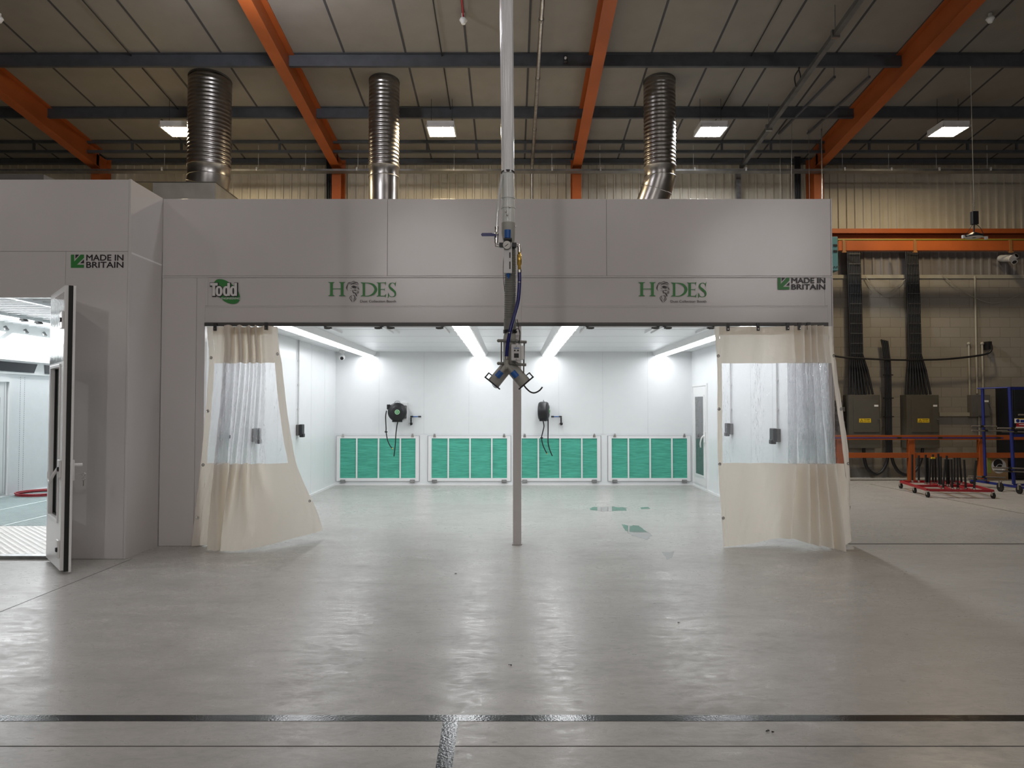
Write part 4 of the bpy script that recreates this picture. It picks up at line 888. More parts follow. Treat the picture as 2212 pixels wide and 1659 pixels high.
# ------------------------------------------------------------------ hanging service drop
YC = 5.2
def C(x, y, dy=0): return P(x, y, YC+dy)
def R(px): return px/F*YC
SD = thing('extraction_drop', C(1098, 845), 'white wrapped extraction pipe hanging from the roof, ending in a forked grey suction head', 'extraction drop')
m = MB(); top = C(1094, 0); a = C(1097, 372); tp = Vector((top.x-.01, YC, roof(YC)-.02))
m.tube([tp, top, a.lerp(top, .5), a], [R(15)]*2+[R(14.6), R(14)], 28)
m.build('wrapped_pipe', M_wrap, SD)
m = MB(); 
for dx, rr in ((-9, 3), (9, 2.5)): m.tube([Vector((tp.x+R(dx), YC-.03, tp.z)), C(1094+dx, 0, -.035), C(1097+dx*.9, 200, -.035), C(1097+dx*.6, 372, -.04)], R(rr), 8)
m.build('wrapped_side_line', M_wrap, SD)
m = MB(); m.tube([C(1097, 376), C(1097.5, 410), C(1098, 445), C(1098, 482)], [R(13.5), R(14), R(14.5), R(14.5)], 28); 
for yy in (428, 449): m.tube([C(1098, yy-2), C(1098, yy+2)], R(15.8), 28)
for x_, y_ in ((1093, 457), (1101, 447), (1096, 465)): m.sphere(C(x_, y_, -.05), R(2.2), 10, 6, 1)
m.build('pipe_coupler', [M_greypipe, M_steel], SD)
m = MB(); m.torus(C(1097, 373), R(14.2), R(1.3), (0, .1, 1), 28); m.build('cable_tie', M_black, SD)
m = MB(); m.tube([C(1098, 482), C(1098, 505), C(1099, 518), C(1100, 530), C(1101, 540)], [R(14.8), R(14.8), R(13), R(10.5), R(10)], 28); m.sphere(C(1113, 489, -.02), R(1.6), 8, 6, 1); m.build('lower_coupler', [M_grey, M_steel], SD)
# clear air hose with ball valve
m = MB(); m.tube(catmull([C(1084, 378, -.03), C(1081, 400, -.04), C(1077, 440, -.05), C(1074, 470, -.05), C(1073, 491, -.05)]), R(3.4), 10); m.build('clear_hose', M_clearhose, SD)
m = MB(); m.cyl(C(1073, 490, -.05), C(1073, 495, -.05), R(4.6), 6); m.cyl(C(1073, 495, -.05), C(1072.5, 502, -.05), R(3.8)); m.sphere(C(1072, 507, -.05), R(5.5)); m.cyl(C(1072, 510, -.05), C(1072, 518, -.05), R(5), 6); m.cyl(C(1072, 518, -.05), C(1072, 525, -.05), R(4)); m.tube([C(1072, 523, -.05), C(1072, 531, -.05), C(1081, 532, -.05)], R(3.8), 10); m.cyl(C(1072, 507, -.05), C(1071, 507, -.09), R(3), 8)
VL = m.build('ball_valve', M_steel, SD)
m = MB(); m.prism([C(1066, 505, -.09), C(1062, 503, -.09), C(1041, 503, -.09), C(1039, 506.5, -.09), C(1041, 510, -.09), C(1066, 510, -.09)], (0, 0, 0), (0, .008, 0)); m.obox(C(1068, 507.5, -.085), (R(4), 0, 0), (0, .006, 0), (0, 0, R(2.5))); m.build('valve_lever', M_navy, VL, .002)
# regulator
m = MB(); m.obox(C(1083, 530, -.05), (R(4.5), 0, 0), (0, .02, 0), (0, 0, R(5))); m.obox(C(1111, 530, -.05), (R(4.5), 0, 0), (0, .02, 0), (0, 0, R(5))); m.obox(C(1097, 518, -.06), (R(9), 0, 0), (0, .03, 0), (0, 0, R(2))); m.build('regulator_block', M_black, SD, .003)
m = MB(); m.tube([C(1096.5, 497, -.07), C(1096.5, 515, -.07)], [R(7), R(6.6)], 20); m.build('regulator_knob', M_blue, SD)
m = MB(); m.obox(C(1097, 565, -.06), (R(8.8), 0, 0), (0, .028, 0), (0, 0, R(26))); m.obox(C(1097, 535, -.05), (R(9), 0, 0), (0, .025, 0), (0, 0, R(9)))
m.obox(C(1101.5, 551, -.0895), (R(1.3), 0, 0), (0, .001, 0), (0, 0, R(6)), 1); m.obox(C(1101.5, 573, -.0895), (R(1.3), 0, 0), (0, .001, 0), (0, 0, R(8)), 1)
m.build('filter_bowl', [M_lightgrey, M_black], SD, .004)
m = MB(); m.tube([C(1098, 591, -.06), C(1098, 596, -.06), C(1098.5, 602, -.06)], [R(4.5), R(3.5), R(1)], 12); m.build('drain_plug', M_blue, SD)
m = MB(); m.cyl(C(1095, 529, -.07), C(1095, 529, -.11), R(9.5), 28, 1); m.cyl(C(1095, 529, -.1095), C(1095, 529, -.112), R(8.6), 28, 0); gg = C(1095, 529, -.113); m.obox(gg, (R(4), 0, R(3.3)), (0, .0006, 0), (R(-.4), 0, R(.5)), 1)
for k_ in range(11):
    a_ = math.radians(-130+26*k_); m.obox(gg+Vector((math.sin(a_), 0, math.cos(a_)))*R(7), (math.sin(a_)*R(.8), 0, math.cos(a_)*R(.8)), (0, .0005, 0), (math.cos(a_)*R(.25), 0, -math.sin(a_)*R(.25)), 1)
m.build('pressure_gauge', [M_dial, M_black], SD)
m = MB(); m.tube([C(1115, 530, -.05), C(1121, 530, -.05), C(1122, 536, -.05), C(1122, 545, -.05)], R(4), 10); m.build('elbow_fitting', M_steel, SD); MB().cyl(C(1122, 583, -.05), C(1122, 589, -.05), R(5), 6).build('hose_nut', M_steel, SD)
m = MB(); m.tube([C(1122, y_, -.05) for y_ in (545, 549, 550, 572, 573, 583)], [R(3.2), R(3.2), R(5), R(5), R(3.4), R(3.4)], 8); m.build('brass_coupling', M_brass, SD)
m = MB(); m.tube(catmull([C(1122, 589, -.05), C(1122, 612, -.055), C(1119, 650, -.07), C(1110, 685, -.09), C(1102, 715, -.10), C(1096, 748, -.10), C(1094, 770, -.10)]), R(3.9), 12); m.build('blue_air_hose', M_navy, SD)
m = MB(); m.cyl(C(1122, 609.5, -.055), C(1122, 610.5, -.055), R(4.2)); m.cyl(C(1100, 718, -.10), C(1099.8, 720, -.10), R(4.3)); m.cyl(C(1093.5, 770, -.1), C(1093.3, 776, -.1), R(4.4)); m.build('hose_clamp', M_steel, SD)
# corrugated hose
pts = []; rs = []; yy = 536.0
while yy < 692:
    t_ = (yy-536)/156; xx = 1101.5+.8*math.sin(t_*3)
    for d_, rr in ((0, 12.8), (1.6, 12.8), (2.3, 11.2), (3.0, 11.2)): pts.append(C(xx, yy+d_)); rs.append(R(rr))
    yy += 3.9
m = MB(); m.tube(pts, rs, 24); m.build('corrugated_hose', M_greyhose, SD)
m = MB(); m.tube([C(1101.5, 690), C(1101.5, 715)], R(13.2), 24); m.build('hose_cuff', M_greyhose, SD)
m = MB(); m.cyl(C(1101.5, 713), C(1101.5, 720), R(14.6), 24); m.sphere(C(1115, 717, -.02), R(2.5), 10, 6); m.build('clamp_ring', M_black, SD)
m = MB(); m.tube([C(1101.5, 718), C(1101.5, 722), C(1101.5, 727), C(1101, 735), C(1101, 785)], [R(11), R(12.5), R(14), R(14.2), R(14.2)], 28); m.build('suction_body', M_grey, SD)
for yy, x1 in ((736, 1137), (785, 1136)):
    m = MB(); m.cyl(C(1075, yy, -.04), C(1116, yy, -.05), R(3.3), 12); m.cyl(C(1115, yy+2, -.05), C(x1, yy+3, -.03), R(3.1), 12); m.torus(C(1101, yy), R(15.5), R(2), (0, 0, 1), 28); m.sphere(C(1116, yy, -.07), R(3.4), 12, 8); m.sphere(C(1077, yy, -.04), R(3.6), 12, 8); m.build('cross_bar', M_greyhose, SD)
m = MB(); m.cyl(C(1083, 738, -.03), C(1083, 787, -.03), R(1.5), 10); m.cyl(C(1132.5, 739, -.03), C(1131, 806, -.03), R(1.6), 10); m.build('tie_rod', M_tubegrey, SD)
m = MB(); m.obox(C(1114, 762, -.09), (R(9.5), 0, 0), (0, .03, 0), (0, 0, R(17))); CB = m.build('control_box', M_lightgrey, SD, .004)
m = MB(); m.obox(C(1127, 762, -.05), (R(5), 0, 0), (0, .02, 0), (0, 0, R(15))); m.build('side_plate', M_blister, CB, .002)
m = MB(); fy = YC-.1215
m.obox(P(1115.5, 768, fy), (R(5), 0, 0), (0, .001, 0), (0, 0, R(4.6)))
for x_ in (1112, 1119): m.cyl(P(x_, 757, fy), P(x_, 757, fy-.008), R(1.7), 12)
for y_ in (748, 776): m.cyl(P(1115.5, y_, fy), P(1115.5, y_, fy-.003), R(.8), 8)
m.build('socket_and_knobs', M_black, CB)
m = MB(); text_into(m, 'nederman', 1109.5, 1122, 750.3, 753, fy, 0, .03); m.build('blue_lettering', M_blue, CB)
m = MB(); m.tube(catmull([C(1117, 690, -.02), C(1121, 712, -.03), C(1123, 725, -.04), C(1121, 745, -.07)]), R(.9), 6); m.tube(catmull([C(1112, 716, -.03), C(1117, 710, -.04), C(1123, 716, -.05), C(1121, 740, -.07)]), R(.8), 6); m.build('thin_cable', M_cable, SD)
m = MB(); m.tube(catmull([C(1092, 538, .03), C(1088, 560, -.02), C(1087, 590, -.02), C(1090, 630, -.0)]), R(.6), 6); m.build('thin_cable', M_cable, SD)
# forked head
for s_ in (-1, 1):
    a = C(1099+s_*2, 790); b_ = C(1100+s_*34, 828); m = MB(); m.tube([a-(b_-a)*.1, a, b_], [R(12), R(13.5), R(14)], 28)
    BR = m.build('suction_branch', M_grey, SD)
    ax = (b_-a).normalized(); pr = Vector((-ax.z, 0, ax.x)); pr = pr if pr.z > 0 else -pr
    m = MB(); m.obox(b_+ax*.004+pr*R(2), pr*R(21), Vector((0, R(15), 0)), ax*.005); m.obox(b_+ax*.004+pr*R(22)-ax*R(6), pr*R(1), Vector((0, R(9), 0)), ax*R(7))
    m.obox(b_+pr*R(16)-ax*R(11), pr*R(6), Vector((0, R(2), 0)), ax*R(1.2))
    m.build('flap_plate', M_black, BR, .001)
    m = MB(); c = C(1095+s_*12, 803, -.085); e = C(1095+s_*17, 809, -.085); m.cyl(C(1095, 788, -.085), c, R(4.2), 14); m.build('branch_pipe', M_grey, BR)
    m = MB(); m.cyl(c, c+(e-c)*1.9, R(6.5), 18); m.build('blue_fitting', M_blue, BR)
m = MB(); m.cyl(C(1094, 778, -.085), C(1094, 792, -.085), R(4.8), 14); m.sphere(C(1094, 792, -.085), R(5.5)); m.build('tee_pipe', M_grey, SD)
m = MB(); m.tube(catmull([C(1130, 829), C(1136, 838), C(1145.7, 846.6), C(1155, 848.5), C(1165, 843.7), C(1171.8, 836)]), R(1.7), 10); m.build('black_tail_tube', M_cable, SD)
m = MB(); m.tube(catmull([C(1063, 825, -.03), C(1065, 833, -.03), C(1071, 838, -.03), C(1078, 836, -.03)]), R(.8), 6); m.tube(catmull([C(1065, 824, -.03), C(1068, 834, -.03), C(1074, 837, -.03)]), R(.6), 6); m.build('wire_hook', M_galv, SD)

# ------------------------------------------------------------------ right-hand background
x0 = 6.75
t = thing('crane_beam', (11, 16.0, 5.3), 'orange steel beam along the cladding, upper of the two at the right', 'beam', 'orange beams across the right wall')
za, zb_ = ZZ(497, 16.0), ZZ(519, 16.0); m = MB(); m.box(x0, XR, 15.9, 16.1, za-.02, za); m.box(x0, XR, 15.99, 16.01, zb_, za); m.box(x0, XR, 15.9, 16.1, zb_, zb_+.02); m.box(x0, XR, 15.86, 15.9, za-.10, za)
m.build('flange_and_web', M_orange, t)
t = thing('crane_beam', (11, 15.3, 4.9), 'orange steel beam along the wall, lower of the two, with an earth cable on top', 'beam', 'orange beams across the right wall')
za, zb_ = ZZ(520, 15.3), ZZ(541, 15.3); xl = XX(1812, 530, 15.3); m = MB(); m.box(xl, XR, 15.3, 15.42, zb_, za); m.build('box_section', M_orange, t, .004)
for px_ in (1823, 1976, 2183): X = XX(px_, 530, 15.3); m = MB(); m.box(X-.03, X+.03, 15.285, 15.3, zb_-.02, za); m.box(X-.04, X+.04, 15.27, 15.31, zb_-.05, zb_-.02); m.box(X-.02, X+.02, 15.3, 16.0, za+.0, za+.02); m.build('bracket', mat('beam_bracket', (.22, .1, .03), .5), t)
m = MB(); m.cyl((xl, 15.35, za+.03), (XR, 15.35, za+.03), .022, 8); solo(m.build('earth_cable', mat('green_yellow_cable', (.16, .15, .02), .5)), 'green and yellow earth cable lying along the lower orange beam', 'cable')
a = P(1790, 511, 14.6); b_ = P(1811, 585, 14.6); t = thing('teal_panel_box', (b_.x-.3, 14.8, b_.z), 'teal steel box peeking out behind the right edge of the booth fascia', 'box')
m = MB(); m.box(b_.x-.7, b_.x, 14.6, 15.1, b_.z, a.z); m.build('casing', M_teal, t, .01)
m = MB()
for i in range(4): m.cyl((b_.x-.03-.05*i, 14.6, b_.z+.08), (b_.x-.03-.05*i, 14.59, b_.z+.08), .012, 8)
for i in range(2): m.box(b_.x-.1, b_.x-.02, 14.59, 14.6, a.z-.2-.12*i, a.z-.16-.12*i)
m.build('grille_details', M_black, t)
m = MB(); m.cyl((b_.x-.2, 14.85, a.z), (b_.x-.2, 14.85, roof(14.85)), .01, 6); m.build('hanging_rod', M_galv, t)

def cabinet(name, X0, X1, z0, z1, Y0, label, sign, mm):
    t = thing(name, ((X0+X1)/2, Y0+.1, z0), label, 'cabinet', 'electrical cabinets on the block wall' if sign else None)
    MB().box(X0, X1, Y0, YW, z0, z1).build('casing', mm, t, .004)
    dw = X0+(.10 if sign else .14)
    d_ = MB().box(dw, X1-.03, Y0-.015, Y0, z0+(.35 if sign else .02), z1-.10).build('door', mm, t, .003)
    m_ = MB(); m_.cyl((X1-.06, Y0-.02, (z0+z1)/2+.05), (X1-.06, Y0-.045, (z0+z1)/2+.05), .015, 10); m_.box(X1-.085, X1-.02, Y0-.05, Y0-.04, (z0+z1)/2+.04, (z0+z1)/2+.06); m_.build('door_handle', M_steel, d_)
    m_ = MB(); m_.box(X1-.14, X1-.05, Y0-.018, Y0-.0155, z1-.26, z1-.22) if sign else m_.box(X1-.14, X1-.05, Y0-.018, Y0-.0155, z1-.16, z1-.12); m_.build('label_plate', M_blister, d_)
    if sign:
        m_ = MB(); cx_ = (X0+X1)/2+.0; zc = (z0+z1)/2+.02; w_ = .13; h_ = .045
        m_.box(cx_-w_, cx_+w_, Y0-.018, Y0-.0155, zc-h_, zc+h_)
        tr = cx_-w_+.055; m_.add([(tr-.04, Y0-.019, zc-.033), (tr+.04, Y0-.019, zc-.033), (tr, Y0-.019, zc+.036)], [(0, 1, 2)], 1); m_.add([(tr-.026, Y0-.0195, zc-.026), (tr+.026, Y0-.0195, zc-.026), (tr, Y0-.0195, zc+.022)], [(0, 1, 2)], 0)
        m_.add([(tr+.006, Y0-.020, zc+.012), (tr-.008, Y0-.020, zc-.006), (tr+.001, Y0-.020, zc-.006), (tr-.005, Y0-.020, zc-.022), (tr+.009, Y0-.020, zc-.001), (tr, Y0-.020, zc-.001)], [(0, 1, 2, 3, 4, 5)], 1)
        def pxof(X, Z):
            v = Vector((X, Y0-.019, Z-EYE)); yc_ = v.y*cp+v.z*sp; zc_ = -v.y*sp+v.z*cp; return CX+F*v.x/yc_, CY-F*zc_/yc_
        a_ = pxof(cx_-.02, zc+.034); b2 = pxof(cx_+w_-.02, zc+.004); text_into(m_, 'Danger', a_[0], b2[0], a_[1], b2[1], Y0-.019, 1, .02)
        a_ = pxof(cx_-.02, zc-.006); b2 = pxof(cx_+w_-.02, zc-.03); text_into(m_, '415 volts', a_[0], b2[0], a_[1], b2[1], Y0-.019, 1, .01)
        m_.build('warning_sign', [M_yellow, M_black], d_)
    return t
def XE(px_, D): return (px_-CX)/F*D
zc0, zc1 = ZZ(968, 16), ZZ(853, 16)
cabinet('electrical_cabinet', XE(1833, 16), XE(1901, 16), zc0, zc1, 16.0, 'olive grey electrical cabinet beside the curtain, yellow danger sign on its door', True, M_cab)
cabinet('electrical_cabinet', XE(1958, 16), XE(2028, 16), zc0, zc1, 16.0, 'olive grey electrical cabinet behind the orange barrier post, yellow danger sign on its door', True, M_cab)
cabinet('switch_cabinet', XE(2099, 16.1), XE(2139, 16.1), ZZ(900, 16.1), ZZ(853, 16.1), 16.1, 'small grey switch cabinet on the wall behind the blue rack', False, M_cabgrey)
m = MB()
for i, (yy, rr) in enumerate(((870, .03), (884, .04), (900, .03), (915, .035), (925, .025))):
    c = P(1813+(i % 2)*4, yy, 16.1); m.box(c.x-.06, c.x+.06, 16.05, YW, c.z-.05, c.z+.05)
solo(m.build('junction_box', M_cabgrey), 'cluster of small grey junction boxes between curtain and left cabinet', 'junction box')
def cable_riser(xa, xb_, spread, label, lean):
    t = thing('cable_riser', (XE((xa+xb_)/2, 16.12), 16.12, zc1), label, 'cable riser', 'black cable risers above the cabinets')
    n_ = 8; ztop = ZZ(538, 16.12)
    for i in range(n_):
        f_ = (i+.5)/n_; X = XE(xa+(xb_-xa)*f_, 16.1); Xb = XE(spread[0]+(spread[1]-spread[0])*f_, 16.1); r_ = (XE(xb_, 16.1)-XE(xa, 16.1))/n_*.72
        m_ = MB(); m_.tube([(X-lean, 16.14, ztop), (X-lean*.3, 16.14, ztop-1.2), (X, 16.14, ZZ(765, 16.12)), (X+(Xb-X)*.5, 16.12, ZZ(800, 16.12)), (Xb, 16.10, zc1+.01)], [r_, r_, r_, r_, r_*.95], 8); m_.build('cable', M_cable, t)
    m_ = MB(); xl_, xr_ = XE(xa, 16.1)+.01, XE(xb_, 16.1)-.02
    yy = 548
    while yy < 775:
        m_ = MB()
        z_ = ZZ(yy, 16.07); m_.box(xl_-lean*(775-yy)/250, xr_-lean*(775-yy)/250, 16.075, 16.082, z_-.006, z_+.006); yy += 21.5
        m_.build('ladder_rung', M_galv, t)
cable_riser(1838, 1867, (1831, 1889), 'ladder of black cables fanning out into the cabinet nearest the curtain', .03)
cable_riser(1966, 1994, (1954, 2014), 'ladder of black cables fanning out into the cabinet behind the barrier post', .04)
m = MB()
for i in range(4):
    X = XE(1914+i*3.3, 16.1); m.tube(catmull([(X-.06+.01*i, 16.15, ZZ(733+i, 16.1)), (X-.02, 16.12, ZZ(760, 16.1)), (X, 16.1, ZZ(800, 16.1)), (X, 16.1, ZZ(900, 16.1)), (X, 16.1, ZZ(985, 16.1))]), .022, 8)
for yy in (777, 810, 860, 900): z_ = ZZ(yy, 16.1); m.box(XE(1909, 16.1), XE(1929, 16.1), 16.07, 16.13, z_-.012, z_+.012)
solo(m.build('cable_bundle', M_cable), 'black cable bundle standing on the wall between the two big cabinets', 'cables')
for pts, lb in (([(1866, 968), (1867, 990), (1874, 1012), (1890, 1024), (1905, 1018), (1915, 1000), (1918, 985)], 'thick black cable loop hanging below the left cabinet'),
                ([(1926, 985), (1931, 1003), (1943, 1020), (1962, 1026), (1980, 1014), (1990, 992), (1993, 968)], 'thick black cable loop hanging below the right cabinet')):
    m = MB(); m.tube(catmull([P(a_, c_, 16.08) for a_, c_ in pts]), .034, 10); solo(m.build('cable_loop', M_cable), lb, 'cable')
m = MB(); m.tube(catmull([P(*q_, 15.98) for q_ in ((1794, 767), (1815, 771), (1840, 773), (1918, 777), (1975, 777.5), (2040, 776), (2100, 770), (2132, 764), (2142, 755))]+[P(2141, 744, 16.13)]), .022, 8); solo(m.build('sagging_cable', M_cable), 'long black cable sagging across the block wall in front of the risers', 'cable')
m = MB(); c = P(2140, 746, 16.1); m.box(c.x-.05, c.x+.03, 16.1, YW, c.z-.09, c.z+.09); solo(m.build('cable_bracket', M_black), 'black bracket on the wall where the sagging cable ends', 'bracket')
for px_, ya, yb_, lb in ((2097, 742, 853, 'cream conduit dropping into the left of the small switch cabinet'), (2126, 742, 853, 'cream conduit dropping into the right of the small switch cabinet'), (2113, 596, 850, 'long cream conduit from the top of the blockwork down to the small cabinet'), (2116, 900, 1030, 'cream conduit below the small switch cabinet')):
    m = MB(); X = XE(px_, 16.2); m.cyl((X, 16.235, ZZ(yb_, 16.2)), (X, 16.235, ZZ(ya, 16.2)), .022, 8); m.sphere((X, 16.235, ZZ(ya, 16.2)), .04) if ya == 742 else None
    solo(m.build('conduit', M_cream), lb, 'conduit', 'cream conduits on the block wall')
m = MB(); m.box(XE(2028, 16.2), XE(2100, 16.2), 16.18, YW, ZZ(899, 16.2), ZZ(891, 16.2)); solo(m.build('wall_trunking', M_cream), 'short cream trunking between the right cabinet and the small one', 'trunking')
for pts, lb in (([(1870, 597), (1885, 620), (1910, 635), (1935, 622), (1962, 597)], 'thin wire sagging at the top of the blockwork between the risers'), ([(2035, 593), (2060, 615), (2100, 640), (2150, 655), (2212, 632)], 'thin wire sagging at the top of the blockwork at the far right')):
    m = MB(); m.tube(catmull([P(a_, c_, 16.2) for a_, c_ in pts]), .008, 6); solo(m.build('sagging_wire', M_cream), lb, 'wire')

# barrier
YR = 15.45
t = thing('barrier', (9, YR, 0), 'orange steel barrier in front of the electrical cabinets', 'barrier')
xa, xe = XE(1797, YR)-.3, 13.0
for (ya, yb_) in ((940, 950), (978, 989)):
    m = MB(); m.box(xa, xe, YR-.03, YR+.03, ZZ(yb_, YR), ZZ(ya, YR)); m.build('rail', M_orange, t, .005)
for px_ in (1812, 1965.5, 2117, 2270):
    X = XE(px_, YR); m = MB(); m.box(X-.065, X+.065, YR-.05, YR+.05, 0, ZZ(945, YR)); m.box(X-.1, X+.1, YR-.1, YR+.1, 0, .012); m.build('post', M_orange, t, .005)
t = thing('air_pipe', (9, YR-.076, .9), 'thin blue pipe with black clamps along the top rail of the barrier', 'pipe')
z_ = ZZ(946, YR-.076); m = MB(); m.cyl((xa, YR-.076, z_), (XE(2160, YR), YR-.076, z_), .012, 8); m.build('pipe', M_rackblue, t)
for px_ in (1941, 2029, 2121, 2155): X = XE(px_, YR-.076); m = MB(); m.cyl((X-.04, YR-.076, z_), (X+.04, YR-.076, z_), .02, 8); m.build('clamp', M_black, t)

def caster(mb, x, y, z, r_=.05):
    mb.cyl((x-.015, y, r_), (x+.015, y, r_), r_, 14, 1); mb.box(x-.022, x-.016, y-.02, y+.02, r_, z, 2); mb.box(x+.016, x+.022, y-.02, y+.02, r_, z, 2); mb.cyl((x, y, z-.01), (x, y, z+.01), .03, 10, 2)
# red dolly with black uprights
c1, c2, c3, c4 = G(1946, 1055), G(1975.6, 1065), G(2004, 1074.5), G(2145.5, 1077)
t = thing('red_dolly', ((c3.x+c4.x)/2, 13.2, 0), 'low red trolley on casters bristling with black padded uprights, in front of the barrier', 'trolley')
zf = .13; m = MB(); E4 = Vector((c4.x+.35, c1.y, 0))
def bar(m_, a_, b2, w_=.02, z_=zf, h_=.02, mi=0):
    a_ = Vector((a_.x, a_.y, z_)); b2 = Vector((b2.x, b2.y, z_)); d_ = (b2-a_); n_ = Vector((-d_.y, d_.x, 0)).normalized()*w_; m_.obox((a_+b2)/2, d_/2, n_, (0, 0, h_), mi)
bar(m, c3, c4); bar(m, c1, E4); bar(m, c1, c3); bar(m, c4, E4); bar(m, c2, Vector((c4.x+.15, c2.y, 0))); bar(m, (c3*.6+c4*.4), (c1*.6+E4*.4)); bar(m, (c3*.3+c4*.7), (c1*.3+E4*.7))
m.build('frame', M_red, t)
for c in (c1, c2, c3, c4, E4):
    m = MB(); caster(m, c.x, c.y, zf-.02); m.build('caster', [M_red, M_blackrub, M_steel], t)
ups = [(290, 925, 1245, 0, 14.0), (370, 935, 1245, 0, 14.0), (455, 928, 1290, 4, 13.6), (478, 965, 1290, 8, 13.6), (515, 980, 1300, -15, 13.5), (545, 925, 1300, 0, 13.6), (575, 960, 1300, 6, 13.6), (610, 915, 1330, 12, 13.3), (640, 950, 1350, 8, 13.2),
       (700, 985, 1380, -30, 12.7), (715, 940, 1330, 5, 13.3), (738, 985, 1330, 10, 13.3), (772, 985, 1390, 14, 12.7), (810, 965, 1300, 2, 13.6), (845, 965, 1390, 10, 12.7), (875, 965, 1300, 25, 13.6), (930, 990, 1390, 22, 12.7), (1078, 1000, 1390, -25, 12.6)]
for x_, y0_, y1_, ln_, Dp in ups:
    m = MB(); a_ = P(1920+x_/5.72, 820+y0_/5.72, Dp); b2 = P(1920+(x_+ln_)/5.72, 820+y1_/5.72, Dp); b2.z = max(b2.z, .13) if True else b2.z; b2.z = .14
    m.cyl(b2, a_, .018, 10); m.cyl(b2-Vector((0, 0, .01)), b2+Vector((0, 0, .03)), .028, 10, 1); m.build('upright', [M_blackrub, M_steel], t)
c = P(1920+545/5.72, 820+968/5.72, 13.57); m = MB(); m.box(c.x-.035, c.x+.035, 13.55, 13.58, c.z-.015, c.z+.015); o = m.build('yellow_tag', M_yellow, t)

# blue rack
t = thing('blue_rack', (9.7, 14, 0), 'tall blue steel rack on casters at the right edge, grey rods as arms', 'rack')
pA0, pA1 = P(2129, 1042, 14.2), P(2122, 838, 14.2); pB0, pB1 = P(2190, 1046, 13.7), P(2180.5, 836, 13.7)
m = MB(); m.cyl(pA0, pA1, .028, 10); m.build('post', M_rackblue, t); m = MB(); m.cyl(pB0, pB1, .032, 10); m.build('post', M_rackblue, t)
XRr = 11.0
m = MB(); m.cyl(pA1-Vector((.1, 0, .01)), Vector((pB1.x, pB1.y, pB1.z-.01)), .014, 8); m.box(pB1.x, XRr, 13.68, 13.72, pB1.z-.05, pB1.z); m.build('top_bar', M_rackblue, t)
bA, bB = P(2097, 1037, 14.7), P(2212, 1054, 13.3); m = MB()
m.obox((bA+bB)/2, (bB-bA)/2, (.02, .02, 0), (0, 0, .022)); m.box(pB0.x, XRr, 13.68, 13.72, pB0.z-.03, pB0.z+.01); m.cyl(Vector((XRr, 13.7, .2)), Vector((XRr, 13.7, pB1.z)), .03, 8); m.box(pB0.x, XRr, 13.69, 13.71, ZZ(944, 13.7), ZZ(938, 13.7)); m.build('base_frame', M_rackblue, t)
for (x_, y_, r_) in ((2161, 1062, .085), (2202, 1067, .075), (2099, 1045, .05)):
    g_ = G(x_, y_); m = MB(); caster(m, g_.x, g_.y, 2*r_+.03, r_); m.build('caster', [M_red, M_blackrub, M_steel], t)
g_ = Vector((XRr, 13.7, 0)); m = MB(); caster(m, g_.x, g_.y, .2, .075); m.build('caster', [M_red, M_blackrub, M_steel], t)
for xa_, xb2, yy, Dp in ((2099, 2153, 920.5, 14.2), (2099, 2176, 930, 14.2), (2155, 2235, 925, 13.7), (2165, 2235, 932, 13.7), (2145, 2235, 1010, 13.7), (2147, 2235, 1017, 13.7), (2092, 2172, 1029, 14.2), (2090, 2130, 1034, 14.2), (2200, 2235, 896, 13.7)):
    a_ = P(xa_, yy, Dp-.04); b2 = P(xb2, yy+(3 if yy > 1000 else 1), Dp-.04); m = MB(); m.cyl(a_, b2, .016, 10); q_ = a_.lerp(b2, .4); m.cyl(q_-Vector((.03, 0, 0)), q_+Vector((.03, 0, 0)), .024, 10, 1); m.build('arm', [M_tubegrey, M_black], t)
# dark door panel / cabinet behind the rack
a_ = P(2170, 836, 15.9); X0 = a_.x; t = thing('dark_cabinet', (X0+.7, 15.95, 0), 'near-black tall cabinet against the wall at the right edge', 'cabinet')
m = MB(); m.box(X0+.03, X0+1.6, 15.7, YW-.02, 0.02, ZZ(836, 15.9)); m.build('carcass', mat('near_black_blue', (.008, .009, .013), .5), t, .006)
m = MB(); m.box(X0+.06, X0+.8, 15.68, 15.698, .08, ZZ(840, 15.9)); m.build('door', MATS['near_black_blue'], t, .004)
t = thing('notice_board', P(2205, 922, 15.4), 'small white, blue and red safety notice at the right edge above the barrier', 'sign')
m = MB(); a_, b2 = P(2192, 904, 15.4), P(2218, 914, 15.4); m.box(a_.x, b2.x, 15.4, 15.41, b2.z, a_.z); m.cyl((a_.x+.065, 15.4, (a_.z+b2.z)/2), (a_.x+.065, 15.397, (a_.z+b2.z)/2), .038, 16, 1); m.box(a_.x+.12, b2.x, 15.397, 15.4, b2.z+.015, a_.z-.03, 1); m.box(a_.x+.06, b2.x, 15.397, 15.4, a_.z-.012, a_.z, 2); m.build('blue_notice', [M_blister, M_rackblue, M_yellow], t)
m = MB(); a_, b2 = P(2196, 914, 15.4), P(2218, 922, 15.4); m.box(a_.x-.01, b2.x, 15.4, 15.41, b2.z-.05, b2.z); m.box(a_.x, b2.x, 15.4, 15.41, b2.z, a_.z, 1); m.box(a_.x+.05, b2.x-.02, 15.397, 15.4, (a_.z+b2.z)/2, (a_.z+b2.z)/2+.015, 0); m.build('red_notice', [M_blister, M_red], t)
m = MB(); m.cyl((a_.x+.2, 15.42, YR*0+.9), (a_.x+.2, 15.42, 1.36), .012, 8); m.build('stake', M_galv, t)
a_ = P(2125, 988, 15.85); b2 = P(2171, 1030, 15.85); t = thing('cardboard_box', ((a_.x+b2.x)/2, 15.9, 0), 'brown cardboard box printed with a dark disc, behind the blue rack', 'box')
